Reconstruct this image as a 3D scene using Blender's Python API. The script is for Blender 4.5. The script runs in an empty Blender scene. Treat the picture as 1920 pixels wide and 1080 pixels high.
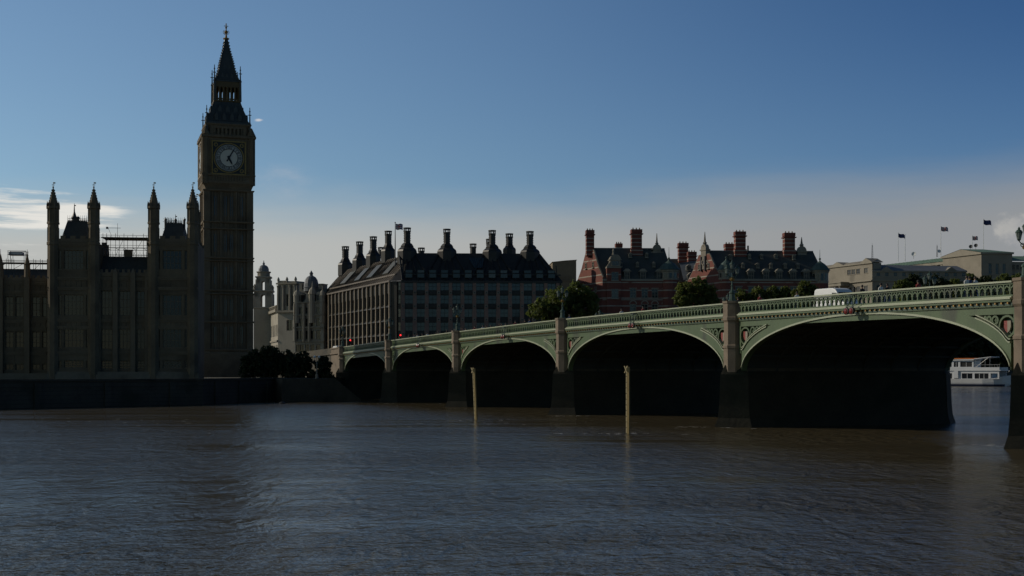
import bpy, bmesh, math, random
from mathutils import Vector, Matrix
random.seed(7)
R = math.radians
SC = bpy.context.scene
COL = SC.collection
# ------------------------------------------------------------------ camera, sky, sun, exposure
F, HZ, CH = 2443.0, 696.0, 5.5          # focal length in photo pixels, horizon row, camera height over the water
cd = bpy.data.cameras.new('camera'); cam = bpy.data.objects.new('camera', cd); COL.objects.link(cam)
cam.location = (0, 0, CH); cam.rotation_euler = (R(90), 0, 0)
cd.sensor_width = 36; cd.lens = 36*F/1920; cd.shift_y = (HZ-540)/1920
cd.clip_start = .5; cd.clip_end = 20000
SC.camera = cam
SUN_AZ, SUN_EL = -72, 25                # degrees from the view direction, and above the horizon
wd = bpy.data.worlds.new('World'); SC.world = wd; wd.use_nodes = True
NT = wd.node_tree
class V:                                 # tiny expression builder for shader math
    def __init__(s, so): s.so = so
    def _m(s, op, *a, nt=None):
        n = NT.nodes.new('ShaderNodeMath'); n.operation = op
        for i, q in enumerate((s,)+a):
            if isinstance(q, V): NT.links.new(q.so, n.inputs[i])
            else: n.inputs[i].default_value = q
        return V(n.outputs[0])
    def __add__(s, o): return s._m('ADD', o)
    def __sub__(s, o): return s._m('SUBTRACT', o)
    def __mul__(s, o): return s._m('MULTIPLY', o)
    def __truediv__(s, o): return s._m('DIVIDE', o)
    def clamp(s): return s._m('MAXIMUM', 0.)._m('MINIMUM', 1.)
    def sstep(s, a, b):
        n = NT.nodes.new('ShaderNodeMapRange'); n.interpolation_type = 'SMOOTHSTEP'
        NT.links.new(s.so, n.inputs[0])
        for i, q in ((1, a), (2, b)):
            if isinstance(q, V): NT.links.new(q.so, n.inputs[i])
            else: n.inputs[i].default_value = q
        n.inputs[3].default_value = 0 if True else 1; n.inputs[4].default_value = 1
        return V(n.outputs[0])
    def bump(s, c, w):                   # gaussian-like window
        t = (s-c)/w
        return (t*t*-1.0)._m('EXPONENT')
tc = NT.nodes.new('ShaderNodeTexCoord'); sx = NT.nodes.new('ShaderNodeSeparateXYZ')
NT.links.new(tc.outputs['Generated'], sx.inputs[0])
dx, dy, dz = (V(sx.outputs[i]) for i in range(3))
az = dx._m('ARCTAN2', dy)                # radians right of the view direction
el = dz
def wnoise(sc, detail, vx, vy, vz, rough=.55, off=0.):
    c = NT.nodes.new('ShaderNodeCombineXYZ')
    for i, q in enumerate((az*vx+off, el*vy, az*0+vz)): NT.links.new(q.so, c.inputs[i])
    n = NT.nodes.new('ShaderNodeTexNoise'); n.inputs['Scale'].default_value = sc
    n.inputs['Detail'].default_value = detail; n.inputs['Roughness'].default_value = rough
    NT.links.new(c.outputs[0], n.inputs['Vector']); return V(n.outputs['Fac'])
sky = NT.nodes.new('ShaderNodeTexSky'); sky.sky_type = 'NISHITA'; sky.sun_disc = False
sky.sun_elevation = R(SUN_EL); sky.sun_rotation = R(SUN_AZ)
sky.air_density = 1.0; sky.dust_density = .25; sky.ozone_density = 4.0
def rgbmix(a, b, fac, mode='MIX'):
    n = NT.nodes.new('ShaderNodeMix'); n.data_type = 'RGBA'; n.blend_type = mode
    for k, q in (('Factor', fac),):
        if isinstance(q, V): NT.links.new(q.so, n.inputs[0])
        else: n.inputs[0].default_value = q
    for i, q in ((6, a), (7, b)):
        if isinstance(q, tuple): n.inputs[i].default_value = (*q, 1)
        else: NT.links.new(q, n.inputs[i])
    return n.outputs[2]
SKS = .10                                # world background strength
tint = rgbmix(sky.outputs[0], (.82, .83, .80), 1.0, 'MULTIPLY')
east = az.sstep(-.55, 1.0)
tint = rgbmix(tint, rgbmix(tint, (.34, .54, .82), 1.0, 'MULTIPLY'), east)
tint = rgbmix(tint, rgbmix(tint, (.50, .66, .80), 1.0, 'MULTIPLY'), az.sstep(-.12, .52)*el.sstep(.10, .30))
away = ((az*az)._m('SQRT')).sstep(.9, 1.7)                        # deeper sky opposite the sun and overhead
tint = rgbmix(tint, rgbmix(tint, (.90, .82, .69), 1.0, 'MULTIPLY'), away)
tint = rgbmix(tint, rgbmix(tint, (.66, .63, .58), 1.0, 'MULTIPLY'), el.sstep(.30, .60))
front = (az*az)._m('SQRT'); front = V(front.so).sstep(1.9, 1.0)   # bank of cloud only over the west side
n1 = wnoise(2.2, 6, 1.2, 5, .3); n2 = wnoise(5, 7, 1, 9, 2.1)
edge = el + (n1-.5)*.05 + (n2-.5)*.02 - az*.035
bank = edge.sstep(.158, .098)*front
def lin(*c): return tuple((x/255/12.92 if x < 10 else ((x/255+.055)/1.055)**2.4)/SKS for x in c)
bankcol = rgbmix(lin(186, 186, 182), lin(148, 149, 150), az.sstep(-.25, .35))
col = rgbmix(tint, bankcol, bank*.93)
st = wnoise(3.4, 8, 2.2, 26, 5.2, .6)    # bright streaks behind the left pinnacles
win = az.sstep(-.262, -.335)*az.sstep(-.75, -.5)*el.bump(.110, .021)
streak = (st*1.7+win*.34).sstep(.98, 1.24)*win.sstep(.06, .45)
col = rgbmix(col, lin(226, 224, 218), streak)
w2 = wnoise(9, 8, 1.6, 4, 1.7, .62)      # faint wisps right of the tower
wsp = (w2*az.bump(-.172, .045)*el.bump(.140, .026)).sstep(.30, .66)*.5
col = rgbmix(col, lin(168, 178, 190), wsp)
bb = az.bump(-.1925, .0045)*el.bump(.1858, .0018); pn = wnoise(55, 6, 1, 2.6, 7.7, .6)
puff = (bb*.95+(pn-.5)*2.0).sstep(.40, 1.05)*bb.sstep(.12, .45)*.85
col = rgbmix(col, lin(205, 205, 208), puff)
cu = wnoise(22, 8, 1, 1.2, 4.4, .6)      # cumulus at the right edge
cum = ((az.sstep(.338, .376)*el.bump(.098, .018))*.85+(cu-.5)*1.5).sstep(.44, .62)*el.sstep(.06, .085)*az.sstep(.335, .35)*az.sstep(.62, .5)
col = rgbmix(col, rgbmix(lin(138, 142, 150), lin(190, 187, 181), cu.sstep(.42, .62)), cum*.55)
NT.links.new(col, NT.nodes['Background'].inputs[0]); NT.nodes['Background'].inputs[1].default_value = SKS
sl = bpy.data.lights.new('sun', 'SUN'); sl.energy = 2.1; sl.angle = R(.5); sl.color = (1, .90, .74)
so = bpy.data.objects.new('sun', sl); COL.objects.link(so)
sdir = Vector((math.sin(R(SUN_AZ))*math.cos(R(SUN_EL)), math.cos(R(SUN_AZ))*math.cos(R(SUN_EL)), math.sin(R(SUN_EL))))
so.rotation_euler = sdir.to_track_quat('Z', 'Y').to_euler(); so.location = (0, -20, 60)
vs = SC.view_settings; vs.view_transform = 'Standard'; vs.look = 'None'; vs.exposure = 0; vs.gamma = 1
SC.cycles.max_bounces = 6; SC.cycles.diffuse_bounces = 2; SC.cycles.glossy_bounces = 3
SC.cycles.caustics_reflective = False; SC.cycles.caustics_refractive = False
# ------------------------------------------------------------------ materials
def mat(name, c, rough=.75, var=.25, scale=.35, metal=0., c2=None, bump=0., bscale=3., spec=.4, rnd=None, trans=0., bands=None, emit=None, streak=1.0):
    """colour with two scales of noise variation, optional stone courses, vertical dirt stains, and Z bands of c2"""
    global NT
    m = bpy.data.materials.new(name); m.use_nodes = True; NT = m.node_tree
    b = NT.nodes['Principled BSDF']; b.inputs['Roughness'].default_value = rough; b.inputs['Metallic'].default_value = metal
    b.inputs['Specular IOR Level'].default_value = spec
    if trans:
        tr_n = NT.nodes.new('ShaderNodeBsdfTranslucent'); mx_n = NT.nodes.new('ShaderNodeMixShader'); mx_n.inputs[0].default_value = trans; tr_n.inputs[0].default_value = (*(x*1.5 for x in c), 1)
        NT.links.new(b.outputs[0], mx_n.inputs[1]); NT.links.new(tr_n.outputs[0], mx_n.inputs[2]); NT.links.new(mx_n.outputs[0], NT.nodes['Material Output'].inputs[0])
    if emit: b.inputs['Emission Color'].default_value = (*emit[0], 1); b.inputs['Emission Strength'].default_value = emit[1]
    t = NT.nodes.new('ShaderNodeTexCoord'); mp = NT.nodes.new('ShaderNodeMapping'); mp.inputs['Scale'].default_value = (1, 1, streak)
    NT.links.new(t.outputs['Object'], mp.inputs[0])
    def noise(sc, det):
        n = NT.nodes.new('ShaderNodeTexNoise'); n.inputs['Scale'].default_value = sc; n.inputs['Detail'].default_value = det
        NT.links.new(mp.outputs[0], n.inputs['Vector']); return V(n.outputs['Fac'])
    a = noise(scale, 5); h = noise(scale*9, 3)
    f = ((a-.5)*1.4+(h-.5)*.8+.5).clamp()
    lo = tuple(x*(1-var) for x in c); hi = tuple(min(1, x*(1+var)) for x in c)
    col = rgbmix(lo, hi, f)
    if bands:
        s = NT.nodes.new('ShaderNodeSeparateXYZ'); NT.links.new(t.outputs['Object'], s.inputs[0])
        per, wid, cb = bands
        fr = (V(s.outputs[2])/per)._m('FRACT')
        k = fr._m('LESS_THAN', wid)
        col = rgbmix(col, cb, k)
    if c2: col = rgbmix(col, c2, noise(scale*.6, 6).sstep(.52, .7))
    if rnd:                              # blinds, curtains and lights differ from window to window
        oi = NT.nodes.new('ShaderNodeObjectInfo'); col = rgbmix(col, rnd, V(oi.outputs['Random'])._m('POWER', 3.0))
    NT.links.new(col, b.inputs['Base Color'])
    if bump:
        bn = NT.nodes.new('ShaderNodeBump'); bn.inputs['Strength'].default_value = bump; bn.inputs['Distance'].default_value = .05
        NT.links.new(noise(bscale, 4).so, bn.inputs['Height']); NT.links.new(bn.outputs[0], b.inputs['Normal'])
    return m
M = dict(
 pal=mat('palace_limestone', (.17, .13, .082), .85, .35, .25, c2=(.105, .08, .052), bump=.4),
 pal2=mat('palace_limestone_trim', (.18, .14, .092), .85, .3, .3, bump=.3),
 base=mat('weathered_plinth_stone', (.20, .17, .125), .9, .3, .2, c2=(.09, .075, .055), bump=.4),
 slate=mat('roof_slate', (.066, .070, .062), .6, .3, .5, bump=.4),
 iron=mat('cast_iron_roof_plates', (.050, .055, .050), .5, .25, .5, bump=.2, spec=.5),
 gold=mat('gilding', (.30, .19, .06), .45, .25, 2, metal=.5),
 dial=mat('opal_glass_dial', (.64, .60, .50), .4, .06, .8),
 dialr=mat('opal_glass_chapter_ring', (.40, .385, .34), .4, .08, .8),
 black=mat('black_paint', (.012, .012, .014), .5, .1, 2),
 glass=mat('dark_window_glass', (.018, .022, .028), .08, .3, .3, spec=.6, rnd=(.09, .085, .075)),
 glass2=mat('office_window_glass', (.035, .052, .062), .10, .4, .12, spec=.7, rnd=(.09, .115, .11)),
 granite=mat('granite', (.21, .165, .12), .8, .22, .8, bump=.3, c2=(.15, .115, .085)),
 wet=mat('tide_stained_granite', (.07, .06, .042), .8, .4, .35, c2=(.035, .032, .022), bump=.5),  # tide stains; also stands for the shadow on the approach wall
 green=mat('bridge_green_paint', (.086, .128, .060), .45, .2, .7, spec=.4, c2=(.055, .066, .042), streak=.25),
 dgreen=mat('bridge_dark_green_paint', (.05, .085, .065), .5, .2, .5),
 pale=mat('bridge_pale_green_paint', (.38, .41, .29), .38, .12, .6, spec=.5),  # pale rail paint; also paints the glints on mouldings and cornice edge
 under=mat('sooty_ironwork', (.035, .04, .036), .8, .3, .4),  # near-black tone for soffits and inner ribs
 asphalt=mat('asphalt', (.05, .05, .052), .9, .2, .5, bump=.3),
 paving=mat('paving_stone', (.22, .205, .18), .9, .2, .5, bump=.2),
 soil=mat('bank_ground', (.10, .09, .065), .95, .3, .1, c2=(.05, .06, .03)),
 sand=mat('portcullis_sandstone', (.25, .205, .15), .8, .2, .4, bump=.2),
 pink=mat('red_sandstone_pier', (.26, .165, .13), .8, .2, .4, bump=.2),
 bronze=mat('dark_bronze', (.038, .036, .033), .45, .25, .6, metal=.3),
 broof=mat('bronze_roof_ribs', (.135, .108, .08), .6, .3, .35, metal=.1, c2=(.095, .076, .056)),  # lighter copy of the bronze, paints sunlight on the office roof slope and ribs
 brick=mat('red_brick', (.185, .062, .045), .85, .22, .5, c2=(.14, .052, .04), bump=.2, bands=(2.05, .14, (.36, .32, .26))),
 brickc=mat('red_brick_chimney', (.18, .06, .044), .85, .22, .5, bump=.2, bands=(1.05, .22, (.34, .30, .25))),
 brickp=mat('plain_red_brick', (.175, .06, .044), .85, .22, .5, bump=.2),
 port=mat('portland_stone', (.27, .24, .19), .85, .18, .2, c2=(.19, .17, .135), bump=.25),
 port2=mat('portland_stone_trim', (.29, .26, .205), .8, .14, .4, c2=(.21, .19, .15)),
 weed=mat('weed_stained_granite', (.034, .030, .019), .85, .45, .4, c2=(.018, .021, .011), bump=.5),
 dgold=mat('tarnished_gilding', (.12, .082, .035), .55, .25, 2, metal=.2),  # darker gilding for the lantern
 pglass=mat('leaded_window_glass', (.014, .016, .018), .12, .3, .3, spec=.5),
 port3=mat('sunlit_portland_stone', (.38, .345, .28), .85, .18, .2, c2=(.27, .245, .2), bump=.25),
 quay=mat('tidal_wall_stone', (.062, .054, .040), .8, .4, .3, c2=(.03, .032, .02), bump=.5, bands=(.62, .07, (.025, .022, .017))),
 brown=mat('brown_render', (.22, .17, .11), .9, .2, .15),
 copper=mat('verdigris_copper', (.17, .26, .185), .65, .2, .3, c2=(.14, .22, .16)),
 dcopper=mat('dark_copper_dome', (.07, .105, .09), .55, .25, .5),
 lead=mat('lead_roof', (.15, .16, .17), .5, .2, .4),
 white=mat('white_gloss_paint', (.78, .78, .76), .35, .06, .5, spec=.5),
 hull=mat('hull_white_paint', (.70, .71, .72), .4, .08, .3),
 navy=mat('navy_paint', (.02, .03, .07), .4, .2, .5),
 red=mat('red_paint', (.24, .045, .035), .4, .15, .6),
 redlamp=mat('red_signal_lens', (.18, .02, .016), .25, .1, 2),
 redlit=mat('lit_red_signal', (.5, .02, .02), .4, 0, 1, emit=((1, .03, .03), 2.2)),
 orange=mat('orange_paint', (.55, .16, .04), .5, .15, 1),
 yellow=mat('pale_yellow_timber', (.46, .32, .125), .6, .2, 1.5, c2=(.36, .25, .095)),
 ywhite=mat('white_gauge_board', (.60, .48, .26), .6, .12, 2, bands=(.5, .12, (.12, .10, .06))),
 steel=mat('galvanised_tube', (.40, .40, .39), .45, .15, 1, metal=.5),
 dsteel=mat('dark_steel', (.10, .10, .10), .5, .2, 1, metal=.3),
 sheet=mat('white_sheeting', (.62, .63, .64), .7, .1, 1),
 lampg=mat('lamp_glass', (.20, .23, .21), .06, .1, 1, spec=.8),
 rubber=mat('rubber', (.02, .02, .02), .8, .1, 1),
 bark=mat('bark', (.07, .055, .04), .9, .3, 1),
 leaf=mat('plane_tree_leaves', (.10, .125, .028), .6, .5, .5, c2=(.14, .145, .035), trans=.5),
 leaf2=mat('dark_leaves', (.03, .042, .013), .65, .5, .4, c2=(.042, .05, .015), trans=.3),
 skin=mat('skin', (.42, .26, .19), .6, .1, 2), hair=mat('dark_hair', (.03, .02, .015), .6, .2, 4),
 jblue=mat('blue_cloth', (.06, .10, .20), .85, .2, 2), jred=mat('red_cloth', (.30, .05, .05), .85, .2, 2),
 jwhite=mat('white_cloth', (.68, .67, .64), .85, .1, 2), jdark=mat('black_cloth', (.025, .025, .03), .85, .2, 2),
 flagb=mat('flag_blue', (.02, .035, .12), .8, .1, 1), flagw=mat('flag_white', (.6, .6, .6), .8, .05, 1), flagr=mat('flag_red', (.40, .03, .04), .8, .1, 1),
)
# ------------------------------------------------------------------ mesh helpers
class Pl:
    """upright plane through photo column px at distance d; ang = direction of its u axis; outward normal = (sin, -cos)"""
    def __init__(s, px, d, ang, z0=0.):
        s.o = Vector(((px-960)/F*d, d)); s.a = R(ang); s.u = Vector((math.cos(s.a), math.sin(s.a))); s.z0 = z0
    def x(s, px):
        k = (px-960)/F; return (k*s.o.y-s.o.x)/(s.u.x-k*s.u.y)
    def z(s, px, py): return CH+(HZ-py)/F*(s.o.y+s.x(px)*s.u.y)
    def mpp(s, px): return (s.o.y+s.x(px)*s.u.y)/F
    def mat(s): return Matrix.Translation((s.o.x, s.o.y, 0)) @ Matrix.Rotation(s.a, 4, 'Z')
    def pt(s, x, y=0, z=0): return s.mat() @ Vector((x, y, z))    # y: positive goes INTO the building
class MB:
    def __init__(s, T=None): s.v = []; s.f = []; s.m = []; s.T = T or Matrix(); s.k = 0
    def add(s, vs, fs):
        n = len(s.v); s.v += [tuple(s.T @ Vector(p)) for p in vs]
        s.f += [tuple(i+n for i in f) for f in fs]; s.m += [s.k]*len(fs)
    def box(s, x0, x1, y0, y1, z0, z1):
        s.add([(x0,y0,z0),(x1,y0,z0),(x1,y1,z0),(x0,y1,z0),(x0,y0,z1),(x1,y0,z1),(x1,y1,z1),(x0,y1,z1)],
              [(3,2,1,0),(4,5,6,7),(0,1,5,4),(1,2,6,5),(2,3,7,6),(3,0,4,7)])
    def prism(s, poly, z0, z1):
        n = len(poly); s.add([(x,y,z0) for x,y in poly]+[(x,y,z1) for x,y in poly],
            [tuple(range(n))[::-1], tuple(range(n,2*n))]+[(i,(i+1)%n,n+(i+1)%n,n+i) for i in range(n)])
    def ext(s, prof, y0, y1):            # profile in (x,z) pushed from y0 to y1
        n = len(prof); s.add([(x,y0,z) for x,z in prof]+[(x,y1,z) for x,z in prof],
            [tuple(range(n)), tuple(range(n,2*n))[::-1]]+[(i,(i+1)%n,n+(i+1)%n,n+i) for i in range(n)])
    def loft(s, rings, caps=True):
        n = len(rings[0]); vs = [p for r in rings for p in r]; fs = []
        for k in range(len(rings)-1):
            for i in range(n): fs.append((k*n+i, k*n+(i+1)%n, (k+1)*n+(i+1)%n, (k+1)*n+i))
        if caps: fs += [tuple(range(n))[::-1], tuple(range((len(rings)-1)*n, len(rings)*n))]
        s.add(vs, fs)
    def lathe(s, prof, cx, cy, n=8, ph=None, sy=1.):
        ph = math.pi/n if ph is None else ph
        s.loft([[(cx+r/math.cos(math.pi/n)*math.cos(ph+2*math.pi*i/n), cy+sy*r/math.cos(math.pi/n)*math.sin(ph+2*math.pi*i/n), z) for i in range(n)] for r, z in [(max(r, .004), z) for r, z in prof]])
    def tube(s, p0, p1, r, r1=None, n=6):
        p0, p1 = Vector(p0), Vector(p1); r1 = r if r1 is None else r1
        d = (p1-p0).normalized(); a = d.orthogonal().normalized(); b = d.cross(a)
        s.loft([[tuple(p+(a*math.cos(t)+b*math.sin(t))*q) for t in [2*math.pi*i/n for i in range(n)]] for p, q in ((p0, r), (p1, r1))])
    def path(s, pts, r, n=5):
        for a, b in zip(pts, pts[1:]): s.tube(a, b, r, r, n)
    def ring(s, c, rad, r, y0, y1, n=20, a0=0, a1=2*math.pi):   # flat ring in the (x,z) plane
        full = abs(a1-a0-2*math.pi) < 1e-6
        k = n if full else n+1
        vs = []
        for i in range(k):
            t = a0+(a1-a0)*i/n; ct, st = math.cos(t), math.sin(t)
            for q in (rad-r, rad+r):
                for y in (y0, y1): vs.append((c[0]+q*ct, y, c[1]+q*st))
        fs = []
        for i in range(n):
            a = 4*i; b = 4*((i+1) % k)
            for p, q in ((0, 1), (1, 3), (3, 2), (2, 0)): fs.append((a+p, a+q, b+q, b+p))
        s.add(vs, fs)
    def quad(s, *p): s.add(p, [tuple(range(len(p)))])
    def sph(s, c, r, n=8, sz=1.):
        s.lathe([(r*math.sin(math.pi*i/n), c[2]-r*sz*math.cos(math.pi*i/n)) for i in range(n+1)], c[0], c[1], n)
    def wall(s, x0, x1, z0, z1, ops, dep=.35, y=0.):
        """wall skin with real openings (xa,xb,za,zb) and their reveals"""
        xs = sorted({x0, x1, *[v for o in ops for v in o[:2]]}); zs = sorted({z0, z1, *[v for o in ops for v in o[2:]]})
        for xa, xb in zip(xs, xs[1:]):
            run = None
            for za, zb in zip(zs, zs[1:]):
                hole = any(o[0] < (xa+xb)/2 < o[1] and o[2] < (za+zb)/2 < o[3] for o in ops)
                if not hole: s.quad((xa,y,za),(xb,y,za),(xb,y,zb),(xa,y,zb))
        for a, b, c, d in ops:
            s.quad((a,y,c),(a,y+dep,c),(a,y+dep,d),(a,y,d)); s.quad((b,y,c),(b,y,d),(b,y+dep,d),(b,y+dep,c))
            s.quad((a,y,c),(b,y,c),(b,y+dep,c),(a,y+dep,c)); s.quad((a,y,d),(a,y+dep,d),(b,y+dep,d),(b,y,d))
    def build(s, name, mt, parent=None, smooth=False, kind=None, label=None, recalc=True):
        mts = mt if isinstance(mt, (list, tuple)) else [mt]
        off = Vector((0, 0, 0)); q = parent
        while q is not None: off += q.location; q = q.parent
        me = bpy.data.meshes.new(name)
        me.from_pydata([(a-off.x, b-off.y, c-off.z) for a, b, c in s.v], [], s.f)
        for m_ in mts: me.materials.append(m_)
        me.polygons.foreach_set('material_index', s.m)
        if recalc:
            bm = bmesh.new(); bm.from_mesh(me); bmesh.ops.recalc_face_normals(bm, faces=bm.faces); bm.to_mesh(me); bm.free()
        if smooth: me.polygons.foreach_set('use_smooth', [True]*len(me.polygons))
        o = bpy.data.objects.new(name, me); COL.objects.link(o); o.parent = parent
        if kind: o['kind'] = kind
        if label: o['label'] = label
        return o
def tag(o, label, cat, group=None):
    o['label'] = label; o['category'] = cat
    if group: o['group'] = group
    return o
def thing(name, label, cat, loc=(0, 0, 0), group=None, rot=0):
    o = bpy.data.objects.new(name, None); COL.objects.link(o); o.location = loc; o.rotation_euler = (0, 0, rot); o.empty_display_size = .5
    return tag(o, label, cat, group)
def copy_tree(o, parent=None):
    c = o.copy(); COL.objects.link(c); c.parent = parent
    for ch in list(o.children): copy_tree(ch, c)
    return c
def P(px, py, d): return Vector(((px-960)/F*d, d, CH+(HZ-py)/F*d))
def inst(name, me, root, T, sub=None):
    """a part that shares mesh data, placed by the world matrix T"""
    o = bpy.data.objects.new(name, me); COL.objects.link(o); o.parent = root
    o.location = T.translation-root.location; o.rotation_euler = T.to_euler()
    return o
WCACHE = {}
def win_mesh(w, h, frame, glass, nx=2, nz=2, fr=.09, head=None, sill=True):
    """one window: frame with glazing bars and its glass; local origin at bottom centre, y into the wall"""
    key = (round(w, 1), round(h, 1), frame.name, glass.name, nx, nz, head)
    if key in WCACHE: return WCACHE[key]
    w, h = round(w, 1), round(h, 1)
    b = MB(); b.k = 1; b.box(-w/2+.01, w/2-.01, .10, .14, .01, h-.01); b.k = 0
    b.box(-w/2, -w/2+fr, 0, .10, 0, h); b.box(w/2-fr, w/2, 0, .10, 0, h)
    b.box(-w/2+fr, w/2-fr, 0, .10, 0, fr); b.box(-w/2+fr, w/2-fr, 0, .10, h-fr, h)
    for i in range(1, nx): x = -w/2+w*i/nx; b.box(x-fr*.35, x+fr*.35, .02, .098, fr, h-fr)
    for i in range(1, nz): z = h*i/nz; b.box(-w/2+fr, w/2-fr, .03, .096, z-fr*.35, z+fr*.35)
    if sill: b.box(-w/2-.12, w/2+.12, -.28, .10, -.16, -.004)
    if head == 'arch': b.ring((0, h), w/2+.05, .14, -.12, .06, 10, 0, math.pi)
    if head == 'ped': b.ext([(-w/2-.25, h), (w/2+.25, h), (0, h+w*.42)], -.3, .08)
    if head == 'flat': b.box(-w/2-.2, w/2+.2, -.22, .08, h+.003, h+.2)
    me = b.build('window', [frame, glass]); ob = me; me = ob.data; bpy.data.objects.remove(ob)
    WCACHE[key] = me; return me
NWIN = {}
def window(root, pl, x, z, w, h, frame, glass, y=0., **kw):
    """adds the window as its own part; past a hundred on one building they go into one shared part"""
    n = NWIN.setdefault(root.name, [0, None]); me = win_mesh(w, h, frame, glass, **kw)
    T = pl.mat() @ Matrix.Translation((x, y, z)); n[0] += 1
    if n[0] <= 98: return inst('window', me, root, T)
    if n[1] is None: n[1] = MB(); n[1].mats = [frame, glass]
    b = n[1]; b.T = T; k0 = len(b.v)
    b.v += [tuple(T @ vv.co) for vv in me.vertices]; b.f += [tuple(i+k0 for i in p.vertices) for p in me.polygons]; b.m += [p.material_index for p in me.polygons]
def flush_windows(root):
    n = NWIN.get(root.name)
    if n and n[1]: n[1].build('window', n[1].mats, root, kind='stuff')
def octa(cx, cy, r): return [(cx+r*math.cos(math.pi/8+i*math.pi/4), cy+r*math.sin(math.pi/8+i*math.pi/4)) for i in range(8)]
# ------------------------------------------------------------------ water and ground
def structure(o): o['kind'] = 'structure'; return o
A0 = Vector((-33.9, 261.7)); BU = Vector((.387, -.922)); BV = Vector((.922, .387))   # bridge: west end, eastward, northward
def bp(t, v=0.): q = A0+BU*t+BV*v; return (q.x, q.y)
def water_mat():
    global NT
    m = bpy.data.materials.new('river_water'); m.use_nodes = True; NT = m.node_tree
    b = NT.nodes['Principled BSDF']; b.inputs['Base Color'].default_value = (.088, .070, .040, 1)
    b.inputs['Roughness'].default_value = .12; b.inputs['IOR'].default_value = 1.333; b.inputs['Specular Tint'].default_value = (1, .94, .84, 1); b.inputs['Specular IOR Level'].default_value = .5
    t = NT.nodes.new('ShaderNodeTexCoord')
    def nz(sc, det, sx_, sy_, rot=0., dist=0.):
        mp = NT.nodes.new('ShaderNodeMapping'); mp.inputs['Scale'].default_value = (sx_, sy_, 1); mp.inputs['Rotation'].default_value = (0, 0, R(rot))
        NT.links.new(t.outputs['Object'], mp.inputs[0])
        n = NT.nodes.new('ShaderNodeTexNoise'); n.inputs['Scale'].default_value = sc; n.inputs['Detail'].default_value = det
        n.inputs['Distortion'].default_value = dist
        NT.links.new(mp.outputs[0], n.inputs['Vector']); return V(n.outputs['Fac'])
    patch = nz(.028, 4, .45, 1.2, 12).sstep(.38, .64)
    patch2 = nz(.11, 3, .3, 1.5, -8).sstep(.35, .7)
    h = nz(.55, 3, .8, 1.0, 25, .8)*.62+nz(1.4, 3, .85, 1.0, -18, .8)*.66+nz(3.6, 3, .9, 1.0, 10, .6)*.40+nz(9, 2, .9, 1, -25)*.10+nz(.12, 2, .7, 1, 40)*.25+nz(.26, 3, .6, 1.1, -30, .6)*.9+nz(.55, 4, 1.5, .62, 3, .8)*1.5
    amp = patch*.75+patch2*.5+.15
    bn = NT.nodes.new('ShaderNodeBump'); bn.inputs['Distance'].default_value = .22
    NT.links.new(h.so, bn.inputs['Height']); NT.links.new(amp.so, bn.inputs['Strength']); NT.links.new(bn.outputs[0], b.inputs['Normal'])
    return m
b = MB(); b.quad((-900, -150, 0), (1500, -150, 0), (1500, 2500, 0), (-900, 2500, 0)); structure(b.build('river_water', water_mat(), recalc=False))
b = MB(); b.quad((-900, -150, -4), (1500, -150, -4), (1500, 2500, -4), (-900, 2500, -4)); structure(b.build('river_bed', M['soil'], recalc=False))
QW = [P(-700, 0, 160), P(-300, 0, 175), P(0, 0, 190), P(380, 0, 214), P(470, 0, 232)]
QW = [Vector((q.x, q.y)) for q in QW]+[A0+BU*.2+BV*.4]
south = [(q.x, q.y) for q in QW]+[(-420, 1180), (-900, 1180), (-900, 150)]
b = MB(); b.add([(x, y, 4.0) for x, y in south], [tuple(range(len(south)))]); structure(b.build('palace_ground', M['soil'], recalc=False))
NW = [Vector(bp(.6, .4)), Vector(bp(0, 27)), Vector((60, 300)), Vector((118, 380)), Vector((150, 505)), Vector((185, 545)), Vector((215, 590)), Vector((330, 690)), Vector((620, 1000)), Vector((1500, 1500))]
north = [(q.x, q.y) for q in NW]+[(1500, 4000), (-900, 4000), (-900, 1186), (-420, 1184)]
b = MB(); b.add([(x, y, 6.0) for x, y in north], [tuple(range(len(north)))]); structure(b.build('embankment_ground', M['paving'], recalc=False))
def quay(pts, z1, name, label, mt, cope, parapet=True):
    root = thing(name, label, 'wall', (pts[1].x, pts[1].y, 0))
    bw = MB(); bc = MB()
    for a, c in zip(pts, pts[1:]):
        d = (c-a); L = d.length; T = Matrix.Translation((a.x, a.y, 0)) @ Matrix.Rotation(math.atan2(d.y, d.x), 4, 'Z')
        bw.T = T; bc.T = T
        bw.ext([(0, -4), (L, -4), (L, z1), (0, z1)], -.02, .7)
        n = int(L/9)
        for i in range(n): x = (i+.5)*L/n; bw.box(x-.55, x+.55, -.30, -.022, -4, z1-.3)
        bw.box(0, L, -.16, -.023, z1-1.0, z1-.75)
        bc.box(0, L, -.3, .8, z1+.003, z1+.32)
        
        if parapet: bc.box(0, L, -.02, .5, z1+.323, z1+1.05); bc.box(-.1, L+.1, -.15, .62, z1+1.053, z1+1.25)
    bw.build('wall_face', mt, root); bc.build('coping', cope, root); return root
quay(QW, 4.0, 'river_wall', 'long dark tide-stained stone river wall below the gothic palace', M['quay'], M['wet'], False)
quay(NW, 6.0, 'embankment_wall', 'dark granite embankment wall behind the white passenger boat', M['quay'], M['wet'])
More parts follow.
